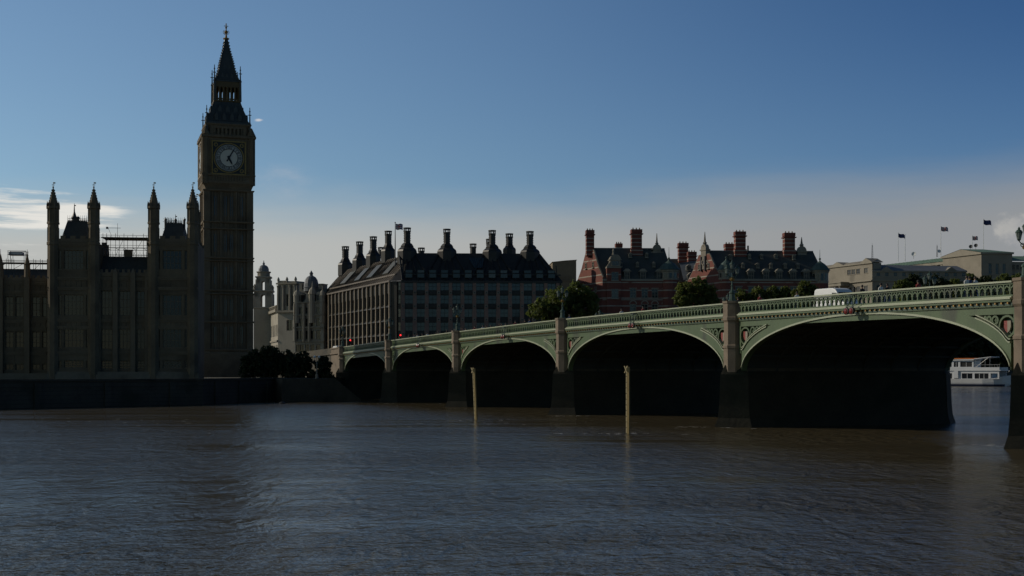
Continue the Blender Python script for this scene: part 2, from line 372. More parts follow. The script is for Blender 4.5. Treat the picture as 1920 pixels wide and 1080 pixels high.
# ------------------------------------------------------------------ gothic palace
def crocket_spire(b, cx, cy, r, z0, z1, n=8, k=7):
    b.lathe([(r, z0), (r*1.12, z0+.02), (r*.08, z1)], cx, cy, n)
    for i in range(1, k):
        t = i/k; q = r*(1.02-t*.93)
        for j in range(4): a = math.pi/8+j*math.pi/2; x, y = cx+q*math.cos(a), cy+q*math.sin(a); b.box(x-.12, x+.12, y-.12, y+.12, z0+(z1-z0)*t-.12, z0+(z1-z0)*t+.16)
def finial(b, cx, cy, z0, h, r=.05):
    b.tube((cx, cy, z0-.3), (cx, cy, z0+h), r, r*.5, 5); b.sph((cx, cy, z0+h*.3), r*3.2, 6)
    b.box(cx-r*5, cx+r*5, cy-r*.8, cy+r*.8, z0+h*.56, z0+h*.56+r*2.2); b.box(cx+.03, cx+r*8, cy-.02, cy+.02, z0+h*.78, z0+h*.96)
def turret(root, pl, px, pytop, pyneck, pybase, wpx, y, label=None):
    x = pl.x(px); m = pl.mpp(px); r = wpx/2*m
    zt, zn, zb = pl.z(px, pytop), pl.z(px, pyneck+12), 4.
    b = MB(pl.mat()); b.k = 0
    zc = pl.z(px, pybase)
    b.lathe([(r, zb), (r, zc-.6), (r*1.12, zc-.5), (r*1.12, zc), (r, zc+.1), (r*.96, (zc+zn)/2), (r*1.1, (zc+zn)/2+.05), (r*1.1, (zc+zn)/2+.4), (r*.94, (zc+zn)/2+.5), (r*.92, zn-.5), (r*1.14, zn-.4), (r*1.14, zn)], x, y, 8)
    for z in (zc+1.2, (zc+zn)/2+1.3):          # panelled faces
        for j in range(8):
            a = j*math.pi/4+math.pi/8; b.box(x+r*math.cos(a)-.1, x+r*math.cos(a)+.1, y+r*math.sin(a)-.1, y+r*math.sin(a)+.1, z-1, z+1.6)
    for j in range(8):                          # pinnacle ring at the neck
        a = j*math.pi/4+math.pi/8; b.lathe([(.13, zn-.5), (.13, zn+.25), (.01, zn+1.0)], x+r*1.1*math.cos(a), y+r*1.1*math.sin(a), 4)
    t = b.build('turret', M['pal'], root, label=label)
    s = MB(pl.mat()); zs = zt-.8; crocket_spire(s, x, y, r*.86, zn+.004, zs); s.build('spirelet', M['pal'], t)
    f = MB(pl.mat()); finial(f, x, y, zs-.3, 1.4); f.build('finial', M['gold'], t)
def panelling(b, x0, x1, z0, z1, step, y0, y1, skip=()):
    n = max(1, round((x1-x0)/step))
    for i in range(n+1):
        x = x0+(x1-x0)*i/n
        if any(a-.12 < x < c+.12 for a, c in skip): continue
        b.box(x-.09, x+.09, y0, y1, z0, z1)
def gothic_block(root, pl, xa, xb, ztop, rows, wins, y=0., depth=14, bandz=(), step=.95):
    """wall with real window openings, string courses and blind panelling"""
    ops = [(x-w/2, x+w/2, z0, z1) for (z0, z1) in rows for (x, w) in wins]
    b = MB(pl.mat()); b.wall(xa, xb, 4, ztop, ops, .55, y)
    b.box(xa+.01, xb-.01, y+.6, y+depth, 4, ztop-.05)
    cuts = sorted({4.9, ztop, *bandz}); 
    sk = [(x-w/2, x+w/2) for x, w in wins]
    for za, zb in zip(cuts, cuts[1:]):
        panelling(b, xa+.3, xb-.3, za+.1, zb-.3, step, y-.10, y-.004, sk if any(r[0] < (za+zb)/2 < r[1] or za < (r[0]+r[1])/2 < zb for r in rows) else ())
    b.build('wall', M['pal'], root)
    for z in bandz: c = MB(pl.mat()); c.ext([(xa-.05, z-.62), (xb+.05, z-.62), (xb+.05, z-.3), (xa-.05, z-.3)], y-.17, y-.003); c.box(xa-.05, xb+.05, y-.30, y-.003, z-.299, z); c.build('string_course', M['pal2'], root)
    for (z0, z1) in rows:
        for (x, w) in wins: window(root, pl, x, z0, w, z1-z0, M['pal2'], M['pglass'], y=y+.25, nx=max(2, round(w/.7)), nz=3, fr=.14)
def parapet(b, x0, x1, z, y, h=.9, mer=.8):
    b.box(x0, x1, y-.15, y+.25, z, z+h*.55); n = max(1, int((x1-x0)/(mer*2)))
    for i in range(n):
        xa = x0+(x1-x0)*(i+.25)/n; b.box(xa, xa+(x1-x0)/n*.5, y-.15, y+.25, z+h*.555, z+h)
pl = Pl(230, 250, 8)
pal = thing('gothic_palace', 'dark gothic palace block with four spired turrets beside the clock tower', 'palace', (pl.o.x, pl.o.y, 4))
X = pl.x
for (l, r_, wc, tr) in ((92, 185, 140, (101, 177)), (277, 372, 324, (289, 362))):
    py = 455
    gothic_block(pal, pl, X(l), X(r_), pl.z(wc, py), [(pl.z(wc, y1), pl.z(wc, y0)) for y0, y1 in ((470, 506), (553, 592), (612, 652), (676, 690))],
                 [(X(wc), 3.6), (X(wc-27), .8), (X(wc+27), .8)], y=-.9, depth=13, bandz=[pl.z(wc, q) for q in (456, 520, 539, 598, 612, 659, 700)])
    b = MB(pl.mat()); parapet(b, X(l), X(r_), pl.z(wc, py)+.003, -.9, 1.2); b.build('parapet', M['pal2'], pal); b = MB(pl.mat()); parapet(b, X(l), X(r_), pl.z(wc, py)+.003, 11.6, 1.2); b.build('parapet', M['pal2'], pal)
    for k in tr: turret(pal, pl, k, 345, 376, 455, 19.5, -.6)
    if l > 200: turret(pal, pl, 357, 351, 378, 455, 15, 11.5)
    # steep pavilion roof with cresting
    xa, xb = X(wc-29 if l < 200 else wc-25), X(wc+27 if l < 200 else wc+24); z0 = pl.z(wc, py)-.1; z1 = pl.z(wc, 411 if l < 200 else 415)
    ia, ib = xa+1.0, xb-1.0
    b = MB(pl.mat()); b.loft([[(xa, .6, z0), (xb, .6, z0), (xb, 10.6, z0), (xa, 10.6, z0)], [(xa+.5, 1.1, z0+1.6), (xb-.5, 1.1, z0+1.6), (xb-.5, 10.1, z0+1.6), (xa+.5, 10.1, z0+1.6)], [(ia, 3, z1), (ib, 3, z1), (ib, 8, z1), (ia, 8, z1)]])
    for i in range(9):
        t = i/8; b.tube((xa+(xb-xa)*t, .62, z0), (ia+(ib-ia)*t, 3, z1), .06, .06, 4)
    rf = b.build('roof', M['slate'], pal)
    b = MB(pl.mat())
    n = 9
    for i in range(n+1): x = ia+(ib-ia)*i/n; b.tube((x, 3, z1), (x, 3, z1+1.1), .06, .02, 4); b.tube((x, 8, z1), (x, 8, z1+1.1), .06, .02, 4)
    b.box(ia, ib, 2.97, 3.03, z1+.35, z1+.45); b.box(ia, ib, 2.97, 3.03, z1+.02, z1+.14); b.build('cresting', M['iron'], rf)
    for px, pt, w in (((131, 376, 9), (138, 399, 5)) if l < 200 else ((324, 397, 4), (305, 402, 4), (341, 402, 4))):
        b = MB(pl.mat()); x = X(px); m = w/2*.1023; zt = pl.z(px, pt)
        b.lathe([(m, z1-1.2), (m, z1+.6), (m*1.35, z1+.7), (m*.9, z1+1.0), (m*.28, z1+(zt-z1)*.55), (.04, zt)], x, 4.4, 8)
        b.box(x-.04, x+.3, 4.38, 4.42, zt-.5, zt-.3); b.build('roof_spike', M['iron'], rf)
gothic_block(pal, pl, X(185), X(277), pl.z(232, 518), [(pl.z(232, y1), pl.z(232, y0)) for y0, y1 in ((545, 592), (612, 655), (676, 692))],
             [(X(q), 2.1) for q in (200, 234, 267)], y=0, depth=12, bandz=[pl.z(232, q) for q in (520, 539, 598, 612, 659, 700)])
b = MB(pl.mat()); parapet(b, X(185), X(277), pl.z(232, 518)+.003, 0, 1.3, .5)
for px in (185, 217, 250, 277):
    x = X(px); b.box(x-.45, x+.45, -.75, -.005, 4, pl.z(232, 530)); b.lathe([(.42, pl.z(232, 530)), (.42, pl.z(232, 512)), (.03, pl.z(232, 503))], x, -.35, 4)
b.build('buttress', M['pal2'], pal)
b = MB(pl.mat()); z0, z1 = pl.z(232, 518), pl.z(232, 477)
b.ext([(X(184), z0), (X(278), z0), (X(278), z1), (X(184), z1)], 5.5, 6.5); T0 = b.T
b.loft([[(X(185.5), .7, z0), (X(276.5), .7, z0), (X(276.5), 11, z0), (X(185.5), 11, z0)], [(X(185.5), 5, z1), (X(276.5), 5, z1), (X(276.5), 7, z1), (X(185.5), 7, z1)]])
for i in range(15): x = X(186+i*6.4); b.tube((x, .72, z0), (x, 5, z1), .05, .05, 4)
rf = b.build('roof', M['slate'], pal)
b = MB(pl.mat())
for i in range(31): x = X(187+i*2.95); b.tube((x, 5.5, z1), (x, 5.5, z1+(1.0 if i % 2 else .6)), .05, .03, 4)
b.box(X(186), X(276), 5.47, 5.53, z1+.3, z1+.4); b.build('cresting', M['iron'], rf)
b = MB(pl.mat()); x = X(232); b.box(x-.7, x+.7, 5, 6.4, z1-.5, pl.z(232, 465)); b.box(x-.85, x+.85, 4.9, 6.5, pl.z(232, 465)+.002, pl.z(232, 463.5)); b.build('chimney', M['brown'], rf)
b = MB(pl.mat()); b.box(X(92)-.3, X(372)+.3, -1.5, -1.03, 3.2, pl.z(230, 702)); b.box(X(92)-.1, X(372)+.1, -1.25, -1.028, pl.z(230, 702)+.002, pl.z(230, 697)); b.build('plinth', M['base'], pal)
flush_windows(pal)
# scaffold on the middle roof
def scaffold(root, pl, xs, ys, zs, r=.05, deckz=(), diag=True):
    b = MB(pl.mat())
    for x in xs:
        for y in ys: b.tube((x, y, zs[0]), (x, y, zs[-1]+.9), r, r, 5)
    for z in zs[1:]:
        for y in ys: b.tube((xs[0]-.4, y, z), (xs[-1]+.4, y, z), r, r, 5); b.tube((xs[0]-.4, y, z+.55), (xs[-1]+.4, y, z+.55), r*.8, r*.8, 5)
        for x in xs: b.tube((x, ys[0]-.3, z), (x, ys[-1]+.3, z), r, r, 5)
    if diag:
        for i in range(0, len(xs)-1, 2): b.tube((xs[i], ys[0], zs[0]), (xs[i+1], ys[0], zs[-1]), r*.8, r*.8, 5)
    b.build('tube_frame', M['dsteel'], root)
    d = MB(pl.mat())
    for z in deckz: d.box(xs[0]-.3, xs[-1]+.3, ys[0]-.2, ys[-1]+.2, z+.06, z+.16)
    if deckz: d.build('deck', M['brown'], root)
sc = thing('scaffolding', 'tube scaffolding with a long deck spanning the roof between the two palace towers', 'scaffolding', (*pl.pt(X(232), 5.5).xy, pl.z(232, 477)), 'scaffolds on the palace roofs')
zz = [pl.z(232, q) for q in (477, 462, 443)]
scaffold(sc, pl, [X(q) for q in (187, 194, 211, 227, 244, 264, 276)], [3.6, 8.2], zz, .045, (zz[2],))
b = MB(pl.mat()); xm = X(211); z = pl.z(211, 412)
b.tube((xm, 6, zz[2]), (xm, 6, z), .05, .03, 5); b.tube((X(190), 6, pl.z(200, 421)), (X(217), 6, pl.z(200, 421)), .04, .04, 5)
b.tube((X(193), 6, pl.z(200, 421)), (X(202), 6, zz[2]), .03, .03, 5); b.box(X(189), X(193), 5.9, 6.1, pl.z(200, 423), pl.z(200, 419)); b.build('mast', M['dsteel'], sc)
for (px0, px1, q0, q1, lb) in ((150, 166, 447, 401, 'small scaffold bay beside the steep roof of the left palace tower'), (299, 309, 447, 403, 'small scaffold bay beside the steep roof of the right palace tower')):
    s2 = thing('scaffolding', lb, 'scaffolding', (*pl.pt(X((px0+px1)/2), 9).xy, pl.z(px0, 452)), 'scaffolds on the palace roofs')
    scaffold(s2, pl, [X(px0), X((px0+px1)/2), X(px1)], [8.6, 10.6], [pl.z(px0, q) for q in (452, 440, 425, q1+3)], .035, (), False)
# long range to the left
pl = Pl(46, 252, 8); X = pl.x
rng = thing('palace_range', 'long low palace range with slate roof at the left picture edge', 'palace', (pl.o.x, pl.o.y, 4))
x0, x1 = X(-190), X(91.0)
cols = [X(q) for q in range(-173, 92, 50)]
gothic_block(rng, pl, x0, x1-.4, pl.z(46, 527), [(pl.z(46, c), pl.z(46, a)) for a, c in ((556, 594), (622, 652), (682, 694))], [(x+dx_, 1.5) for x in cols for dx_ in (-.95, .95)], depth=11, bandz=[pl.z(46, q) for q in (528, 545, 600, 614, 660, 699)])
b = MB(pl.mat()); parapet(b, x0, x1-.4, pl.z(46, 527)+.003, 0, 1.1, .5); b.build('parapet', M['pal2'], rng)
for q in range(-199, 92, 50):
    if q < 85:
        x = X(q+1); b = MB(pl.mat()); b.box(x-.5, x+.5, -.9, -.006, 4, pl.z(46, 520)); b.lathe([(.55, pl.z(46, 520)), (.5, pl.z(46, 497)), (.62, pl.z(46, 496)), (.42, pl.z(46, 494)), (.05, pl.z(46, 476)), (.03, pl.z(46, 468))], x, -.4, 8)
        b.build('buttress', M['pal2'], rng)
b = MB(pl.mat()); z0, z1 = pl.z(46, 527), pl.z(46, 501)
b.loft([[(x0, .6, z0), (x1-.5, .6, z0), (x1-.5, 11, z0), (x0, 11, z0)], [(x0, 4.6, z1), (x1-.5, 4.6, z1), (x1-.5, 7, z1), (x0, 7, z1)]])
for i in range(44): x = x0+(x1-.6-x0)*i/43; b.tube((x, .62, z0), (x, 4.6, z1), .05, .05, 4)
b.build('roof', M['slate'], rng)
b = MB(pl.mat()); b.box(x0, x1, -1.3, -.95, 3.2, pl.z(46, 700)); b.build('plinth', M['base'], rng); flush_windows(rng)
s3 = thing('scaffolding', 'scaffold walkway and sheeted hoist on the roof at the left picture edge', 'scaffolding', (*pl.pt(X(40), 6).xy, z1), 'scaffolds on the palace roofs')
za, zb = z1-.2, pl.z(60, 490)
scaffold(s3, pl, [X(q) for q in (-60, -40, -20, 0, 10, 34, 52, 65, 78, 89)], [5, 7], [za, zb], .05, (zb,))
b = MB(pl.mat()); zt = pl.z(20, 466)
for q in (3, 8, 34, 37):
    for y in (5, 7): b.tube((X(q), y, zb), (X(q), y, zt), .05, .05, 5)
for y in (5, 7): b.tube((X(2), y, zt), (X(38), y, zt), .05, .05, 5); b.tube((X(2), y, pl.z(20, 473)), (X(38), y, pl.z(20, 473)), .05, .05, 5)
b.build('hoist_frame', M['dsteel'], s3)
b = MB(pl.mat()); b.box(X(4), X(30), 5.1, 6.9, pl.z(20, 474), pl.z(20, 468)); b.build('sheeting', M['sheet'], s3)
# ------------------------------------------------------------------ clock tower
d = 330.; pl = Pl(424, d, 18.3); m = d/F; Z = lambda py: CH+(HZ-py)/F*d
O = pl.o+Vector((-math.sin(pl.a), math.cos(pl.a)))*0
tw = thing('clock_tower', 'tall dark gothic clock tower with white dial and pointed spire', 'clock tower', (O.x, O.y, 4))
TT = pl.mat()
def sq(b, prof, n=4): b.lathe([(w/2*m, Z(py)) for w, py in prof], 0, 0, n, math.pi/4)
b = MB(TT); w = 86
sq(b, [(w+6, 735), (w+6, 664), (w, 658), (w-3, 655), (w-3, 362)])
hw = w/2*m
for s in range(4):
    b.T = TT @ Matrix.Rotation(s*math.pi/2, 4, 'Z')
    for x in (-hw+.55, hw-.55): b.box(x-.75, x+.75, -hw-.25, -hw+.21, Z(730), Z(362))
    for i in range(11):
        x = (-.5+(i+.5)/11)*(2*hw-3); b.box(x-.13, x+.13, -hw+.0, -hw+.22, Z(655), Z(364))
    for x in (-1.9, 1.9): b.box(x-.22, x+.22, -hw-.16, -hw+.21, Z(655), Z(362))
b.build('shaft', M['pal'], tw)
b = MB(TT)
for py, h in ((362, 3), (420, 3), (433, 2.5), (486, 3), (492, 2), (546, 3), (553, 2), (604, 3), (655, 4)): sq(b, [(w+5, py+h), (w+7.5, py+h*.4), (w+7.5, py), (w-3, py-.8)])
b.build('string_course', M['pal2'], tw)
b = MB(TT)
for s in range(4):                                # narrow windows in every storey
    b.T = TT @ Matrix.Rotation(s*math.pi/2, 4, 'Z')
    for z0, z1 in ((410, 374), (476, 444), (536, 504), (594, 564), (645, 614)):
        for x in (-3.2, -.75, .75, 3.2): b.box(x-.28, x+.28, -hw+.13, -hw+.20, Z(z0), Z(z1))
b.build('slit_window', M['glass'], tw)
b = MB(TT); w2 = 93
sq(b, [(w-3, 361.5), (w+1, 356), (w+6, 352), (w+9, 350), (w+9, 346), (w2, 343), (w2, 338), (w2+4, 336), (w2+4, 334), (w2, 332), (w2, 268), (w2+6, 266), (w2+6, 262.5), (w2-2, 261)])
hc = w2/2*m
for s in range(4):
    b.T = TT @ Matrix.Rotation(s*math.pi/2, 4, 'Z')
    for x in (-hc+.7, hc-.7): b.lathe([(.85, Z(352)), (.85, Z(262)), (1.0, Z(261)), (.9, Z(259)), (.12, Z(246))], x, -hc+.6, 8)
    for x in (-hc+1.9, hc-1.9):
        for k in range(3): b.box(x-.6+k*.45, x-.42+k*.45, -hc-.14, -hc+.01, Z(330), Z(270))
    for i in range(12): x = (-.5+(i+.5)/12)*(2*hc-4.5); b.box(x-.16, x+.16, -hc-.2, -hc+.01, Z(347), Z(336.5))
b.build('clock_stage', M['pal'], tw)
numer = ['XII', 'I', 'II', 'III', 'IIII', 'V', 'VI', 'VII', 'VIII', 'IX', 'X', 'XI']
for s in range(4):
    TF = TT @ Matrix.Rotation(s*math.pi/2, 4, 'Z') @ Matrix.Translation((0, -hc, Z(303.5)))
    b = MB(TF); rd = 25.5*m; q = 29*m
    b.box(-q, q, -.10, .02, -q, q)
    cf = b.build('clock_face', M['bronze'], tw)
    b = MB(TF)
    for a0, a1, c0, c1 in ((-q-.15, q+.15, q-.02, q+.3), (-q-.15, q+.15, -q-.3, -q+.02)): b.box(a0, a1, -.3, .02, c0, c1)
    for a0, a1 in ((-q-.3, -q+.02), (q-.02, q+.3)): b.box(a0, a1, -.3, .02, -q-.3, q+.3)
    b.ring((0, 0), rd+.16, .14, -.26, -.1, 40)
    for sx_ in (-1, 1):
        for sz in (-1, 1): b.ring((sx_*(q-.72), sz*(q-.72)), .42, .10, -.2, -.1, 12); b.ring((sx_*(q-.55), sz*(q-.55)), .14, .08, -.2, -.1, 8)
    b.build('gilt_frame', M['gold'], cf)
    b = MB(TF); b.ring((0, 0), rd*.5, rd*.5-.03, -.16, -.11, 48); b.k = 1; b.ring((0, 0), rd*.80, rd*.17, -.175, -.161, 48)
    b.build('dial', [M['dial'], M['dialr']], cf)
    b = MB(TF)
    for rr, t in ((rd*.98, .07), (rd*.63, .06), (rd*.86, .03)): b.ring((0, 0), rr, t, -.20, -.176, 48)
    for i in range(60): a = i*math.pi/30; b.ring((0, 0), rd*.92, rd*.05, -.195, -.177, 1, a-.012, a+.012)
    for i in range(12): a = i*math.pi/6+math.pi/12; b.ring((0, 0), rd*.745, rd*.11, -.19, -.178, 1, a-.02, a+.02)
    for i, s_ in enumerate(numer):
        wd_ = {'I': .22, 'V': .40, 'X': .42}; tot = sum(wd_[c] for c in s_); a = -i*math.pi/6
        b.T = TF @ Matrix.Rotation(-a, 4, 'Y') @ Matrix.Translation((0, 0, rd*.745)); x = -tot/2
        h = .36
        for c in s_:
            g = wd_[c]
            for (xa, za, xb, zb, t) in {'I': ((.11, -h, .11, h, .055),), 'V': ((.06, h, .2, -h, .06), (.34, h, .2, -h, .035)), 'X': ((.05, h, .37, -h, .06), (.37, h, .05, -h, .035))}[c]:
                b.ext([(x+xa-t, za), (x+xa+t, za), (x+xb+t, zb), (x+xb-t, zb)], -.20, -.179)
            x += g
    b.T = TF; b.build('numerals', M['black'], cf)
    for nm, ang, L, tail, wd_ in (('hour_hand', 152.5, rd*.55, .5, .26), ('minute_hand', 30, rd*.86, 1.0, .17)):
        b = MB(TF @ Matrix.Rotation(R(ang), 4, 'Y')); y = -.26 if nm[0] == 'h' else -.31
        b.ext([(-wd_, -tail), (wd_, -tail), (wd_*.8, L*.7), (0, L), (-wd_*.8, L*.7)], y, y+.035); b.ring((0, 0), .14, .13, y-.01, y+.04, 12); b.build(nm, M['black'], cf)
# belfry
b = MB(TT); w3 = 80; hb = w3/2*m
sq(b, [(w3-8, 262), (w3-8, 240)])
for s in range(4):
    b.T = TT @ Matrix.Rotation(s*math.pi/2, 4, 'Z')
    for x in (-hb+1.0, hb-1.0): b.box(x-1.0, x+1.0, -hb, -hb+1.0, Z(262), Z(243))
    for i in range(8): x = (-.5+i/7)*(2*hb-4); b.box(x-.24, x+.24, -hb+.0, -hb+.62, Z(262), Z(247))
    for i in range(7): x = (-.5+(i+.5)/7)*(2*hb-4); b.ring((x, Z(250.2)), .52, .16, -hb+.06, -hb+.5, 8, 0, math.pi)
    b.box(-hb+2, hb-2, -hb+.02, -hb+.6, Z(248), Z(243)); b.box(-hb+2, hb-2, -hb+.02, -hb+.6, Z(262), Z(259.5))
b.T = TT; sq(b, [(w3+1, 243.4), (w3+4, 241), (w3+4, 239.5), (w3-6, 239)])
b.build('belfry', M['pal'], tw)
b = MB(TT); sq(b, [(w3-2, 239.4), (w3-2, 236), (w3-8, 232), (66, 222), (57, 211), (50, 200), (47, 195)])
for s in range(4):                                # cast iron ribs and dormer lucarnes
    b.T = TT @ Matrix.Rotation(s*math.pi/2, 4, 'Z')
    for py, n, ww in ((226, 4, 71), (211, 3, 57)):
        for i in range(n): x = (-.5+(i+.5)/n)*(ww-14)*m; y = -ww/2*m; b.ext([(x-.45, Z(py)-.9), (x+.45, Z(py)-.9), (x+.45, Z(py)+.3), (x, Z(py)+1.1), (x-.45, Z(py)+.3)], y-.25, y+1.0)
    for i in range(9):
        t = (-.5+i/8); b.path([(t*(w3-8)*m, -(w3-8)/2*m-.02, Z(232)), (t*66*m, -33*m-.02, Z(222)), (t*57*m, -28.5*m-.02, Z(211)), (t*47*m, -23.5*m-.02, Z(195))], .07, 4)
b.build('lower_roof', M['iron'], tw)
b = MB(TT); sq(b, [(48, 196), (50, 194.5), (50, 193), (34, 192.5)]); b.build('lantern_floor', M['dgold'], tw)
b = MB(TT); hl = 42/2*m
for s in range(4):
    b.T = TT @ Matrix.Rotation(s*math.pi/2, 4, 'Z')
    for i in range(6): x = (-.5+i/6)*2*hl; b.lathe([(.3, Z(193)), (.22, Z(190)), (.2, Z(172)), (.3, Z(168))], x, -hl, 6)
    for i in range(6): x = (-.5+(i+.5)/6)*2*hl; b.ring((x, Z(170)), .42, .15, -hl-.12, -hl+.12, 8, 0, math.pi)
    b.box(-hl, hl, -hl-.1, -hl+.1, Z(191), Z(188.5)); b.box(-hl-.2, hl+.2, -hl-.18, -hl+.18, Z(167.5), Z(158))
b.build('lantern', M['dgold'], tw)
b = MB(TT); sq(b, [(12, 193), (12, 159)]); b.build('lantern_core', M['pal'], tw)
b = MB(TT); sq(b, [(44, 158.2), (46.5, 157.5), (46.5, 155.5), (41, 154), (36, 148), (30, 136), (24, 121), (18, 108), (11, 93), (6, 80), (4.6, 73)])
for s in range(4):
    b.T = TT @ Matrix.Rotation(s*math.pi/2, 4, 'Z')
    for a, c in (((41, 154), (36, 148)), ((36, 148), (30, 136)), ((30, 136), (24, 121)), ((24, 121), (18, 108)), ((18, 108), (11, 93)), ((11, 93), (5, 75))):
        p0, p1 = (a[0]/2*m, -a[0]/2*m, Z(a[1])), (c[0]/2*m, -c[0]/2*m, Z(c[1])); b.tube(p0, p1, .12, .10, 5)
        for k in range(3):
            t = k/3; x = p0[0]+(p1[0]-p0[0])*t; z = p0[2]+(p1[2]-p0[2])*t; b.box(x-.02, x+.28, -x-.28, -x+.02, z-.12, z+.18)
    for py, ww in ((146, 34.5), (128, 26.5)):
        for i in range(2 if py < 140 else 3): n = 2 if py < 140 else 3; x = (-.5+(i+.5)/n)*(ww-8)*m; y = -ww/2*m; b.ext([(x-.3, Z(py)-.6), (x+.3, Z(py)-.6), (x+.3, Z(py)+.2), (x, Z(py)+.8), (x-.3, Z(py)+.2)], y-.15, y+.7)
sp = b.build('spire', M['iron'], tw)
b = MB(TT); b.lathe([(.32, Z(75)), (.75, Z(73.5)), (.75, Z(72)), (.3, Z(71)), (.14, Z(64)), (.12, Z(44))], 0, 0, 8)
b.sph((0, 0, Z(60.5)), .48, 8); b.sph((0, 0, Z(52)), .25, 6)
for s in range(4):
    b.T = TT @ Matrix.Rotation(s*math.pi/2, 4, 'Z'); b.path([(.1, 0, Z(66)), (.65, 0, Z(63)), (.75, 0, Z(60)), (.5, 0, Z(57))], .07, 4); b.box(.05, .55, -.05, .05, Z(49.5), Z(48.4))
b.build('finial', M['gold'], sp)
for (hh, z0, z1, nm) in ((hc-.5, 240, 207, 0), (hl+.35, 158, 128, 0)):
    for sx_ in (-1, 1):
        for sy_ in (-1, 1):
            b = MB(TT); q = hh-(.5 if nm == 0 and z0 == 240 else 0); x, y = sx_*q, sy_*q
            b.lathe([(.30, Z(z0+24 if z0 == 240 else z0+36)), (.24, Z(z0)), (.36, Z(z0)+.1), (.17, Z(z0)+.6), (.08, Z(z1))], x, y, 6)
            zt = Z(z1); b.sph((x, y, zt-1.0), .2, 6); b.box(x-.4, x+.4, y-.05, y+.05, zt-2.0, zt-1.8); b.box(x-.05, x+.05, y-.4, y+.4, zt-2.0, zt-1.8); b.build('pinnacle', M['iron'], tw)
# ------------------------------------------------------------------ office block with bronze roof and tall chimneys
d = 330; pr = Pl(737, d, 3); X = pr.x; Z = lambda py: pr.z(880, py)
off = thing('office_block', 'dark office block with sloping bronze roof and a row of tall black chimneys', 'office building', (pr.o.x, pr.o.y, 6))
ANG_L = math.degrees(math.atan2(-.922, .387))
LL = 70.0
far = pr.o-BU*LL; pll = Pl(960+far.x/far.y*F, far.y, ANG_L)
LR = X(1052)
zE, zA = Z(527), Z(513); zR = CH+(HZ-475)/F*337.5
rowsR = [(Z(545), Z(529.5)), (Z(570), Z(553)), (Z(595), Z(579)), (Z(621), Z(604)), (Z(647), Z(630))]
bayR = [X(766.7+22.3*i) for i in range(13)]
b = MB(pr.mat()); ops = [(x-1.15, x+1.15, a, c) for x in bayR for a, c in rowsR]
b.wall(2.2, LR, 6, zE, ops, .45); b.box(2.3, LR-.05, .6, 12, 6, zE-.05); b.box(LR-.04, LR, 0.0, 30, 6, zE)
b.quad((0, 1.2, 6), (2.2, 0, 6), (2.2, 0, zE), (0, 1.2, zE)); b.build('wall', M['bronze'], off)
pp = MB(pr.mat()); bo = MB(pr.mat()); fb = MB(pr.mat())
for i in range(14):
    x = X(755.6+22.3*i); bo = MB(pr.mat())
    pp.ext([(x-.68, 6), (x+.68, 6), (x+.42, zE-.4), (x-.42, zE-.4)], -.55, -.003)
    for a, c in zip(rowsR, rowsR[1:]): zc = (a[0]+c[1])/2; bo.box(x-.34, x+.34, -.72, -.553, zc-.34, zc+.34); bo.k = 1; bo.box(x-.15, x+.15, -.76, -.721, zc-.15, zc+.15); bo.k = 0; bo.build('stone_boss', [M['port'], M['black']], off); bo = MB(pr.mat())
pp.build('sandstone_pier', M['pink'], off)
for (a, c) in rowsR: fb.box(2.3, LR, -.16, -.004, a-.9, a-.25); fb.box(2.3, LR, -.10, -.003, c+.05, c+.3)
fb.build('spandrel', M['bronze'], off)
for x in bayR:
    for a, c in rowsR: window(off, pr, x, a, 2.3, c-a, M['bronze'], M['glass2'], y=.22, nx=2, nz=2, fr=.12, sill=False)
# canted corner bay windows
for k in range(2):
    q = pr.pt(.55+k*1.1, .9-k*.6); pc = Pl(960+q.x/q.y*F, q.y, 3-28.6)
    for a, c in rowsR: window(off, pc, 0, a, .95, c-a, M['bronze'], M['glass2'], y=-.14, nx=1, nz=2, fr=.1, sill=False)
# left face
rowsL = [(8+3.62*i, 10.9+3.62*i) for i in range(6) if 10.9+3.62*i < zE]
nb = 17; bw_ = (LL-1.5)/nb; bayL = [(i+.5)*bw_ for i in range(nb)]
b = MB(pll.mat()); ops = [(x-1.25, x+1.25, a, c) for x in bayL for a, c in rowsL]
b.wall(0, LL-1.3, 6, zE, ops, .4); b.box(.1, LL-1.4, .6, 12, 6, zE-.05); b.quad((LL-1.3, 0, 6), (LL, 1.0, 6), (LL, 1.0, zE), (LL-1.3, 0, zE)); b.build('wall', M['bronze'], off)
b = MB(pll.mat())
for i in range(nb+1):
    x = min(i*bw_, LL-1.8); b.ext([(x-.40, 6), (x+.40, 6), (x+.22, zE-.3), (x-.22, zE-.3)], -.55, -.003)
b.build('sandstone_pier', M['sand'], off)
b = MB(pll.mat())
for (a, c) in rowsL: b.box(0, LL-1.4, -.40, -.004, a-.62, a-.35)
b.build('spandrel', M['bronze'], off)
for x in bayL[::-1]:
    for a, c in rowsL[::-1]: window(off, pll, x, a, 2.5, c-a, M['bronze'], M['glass2'], y=.1, nx=2, nz=1, fr=.12, sill=False)
flush_windows(off)
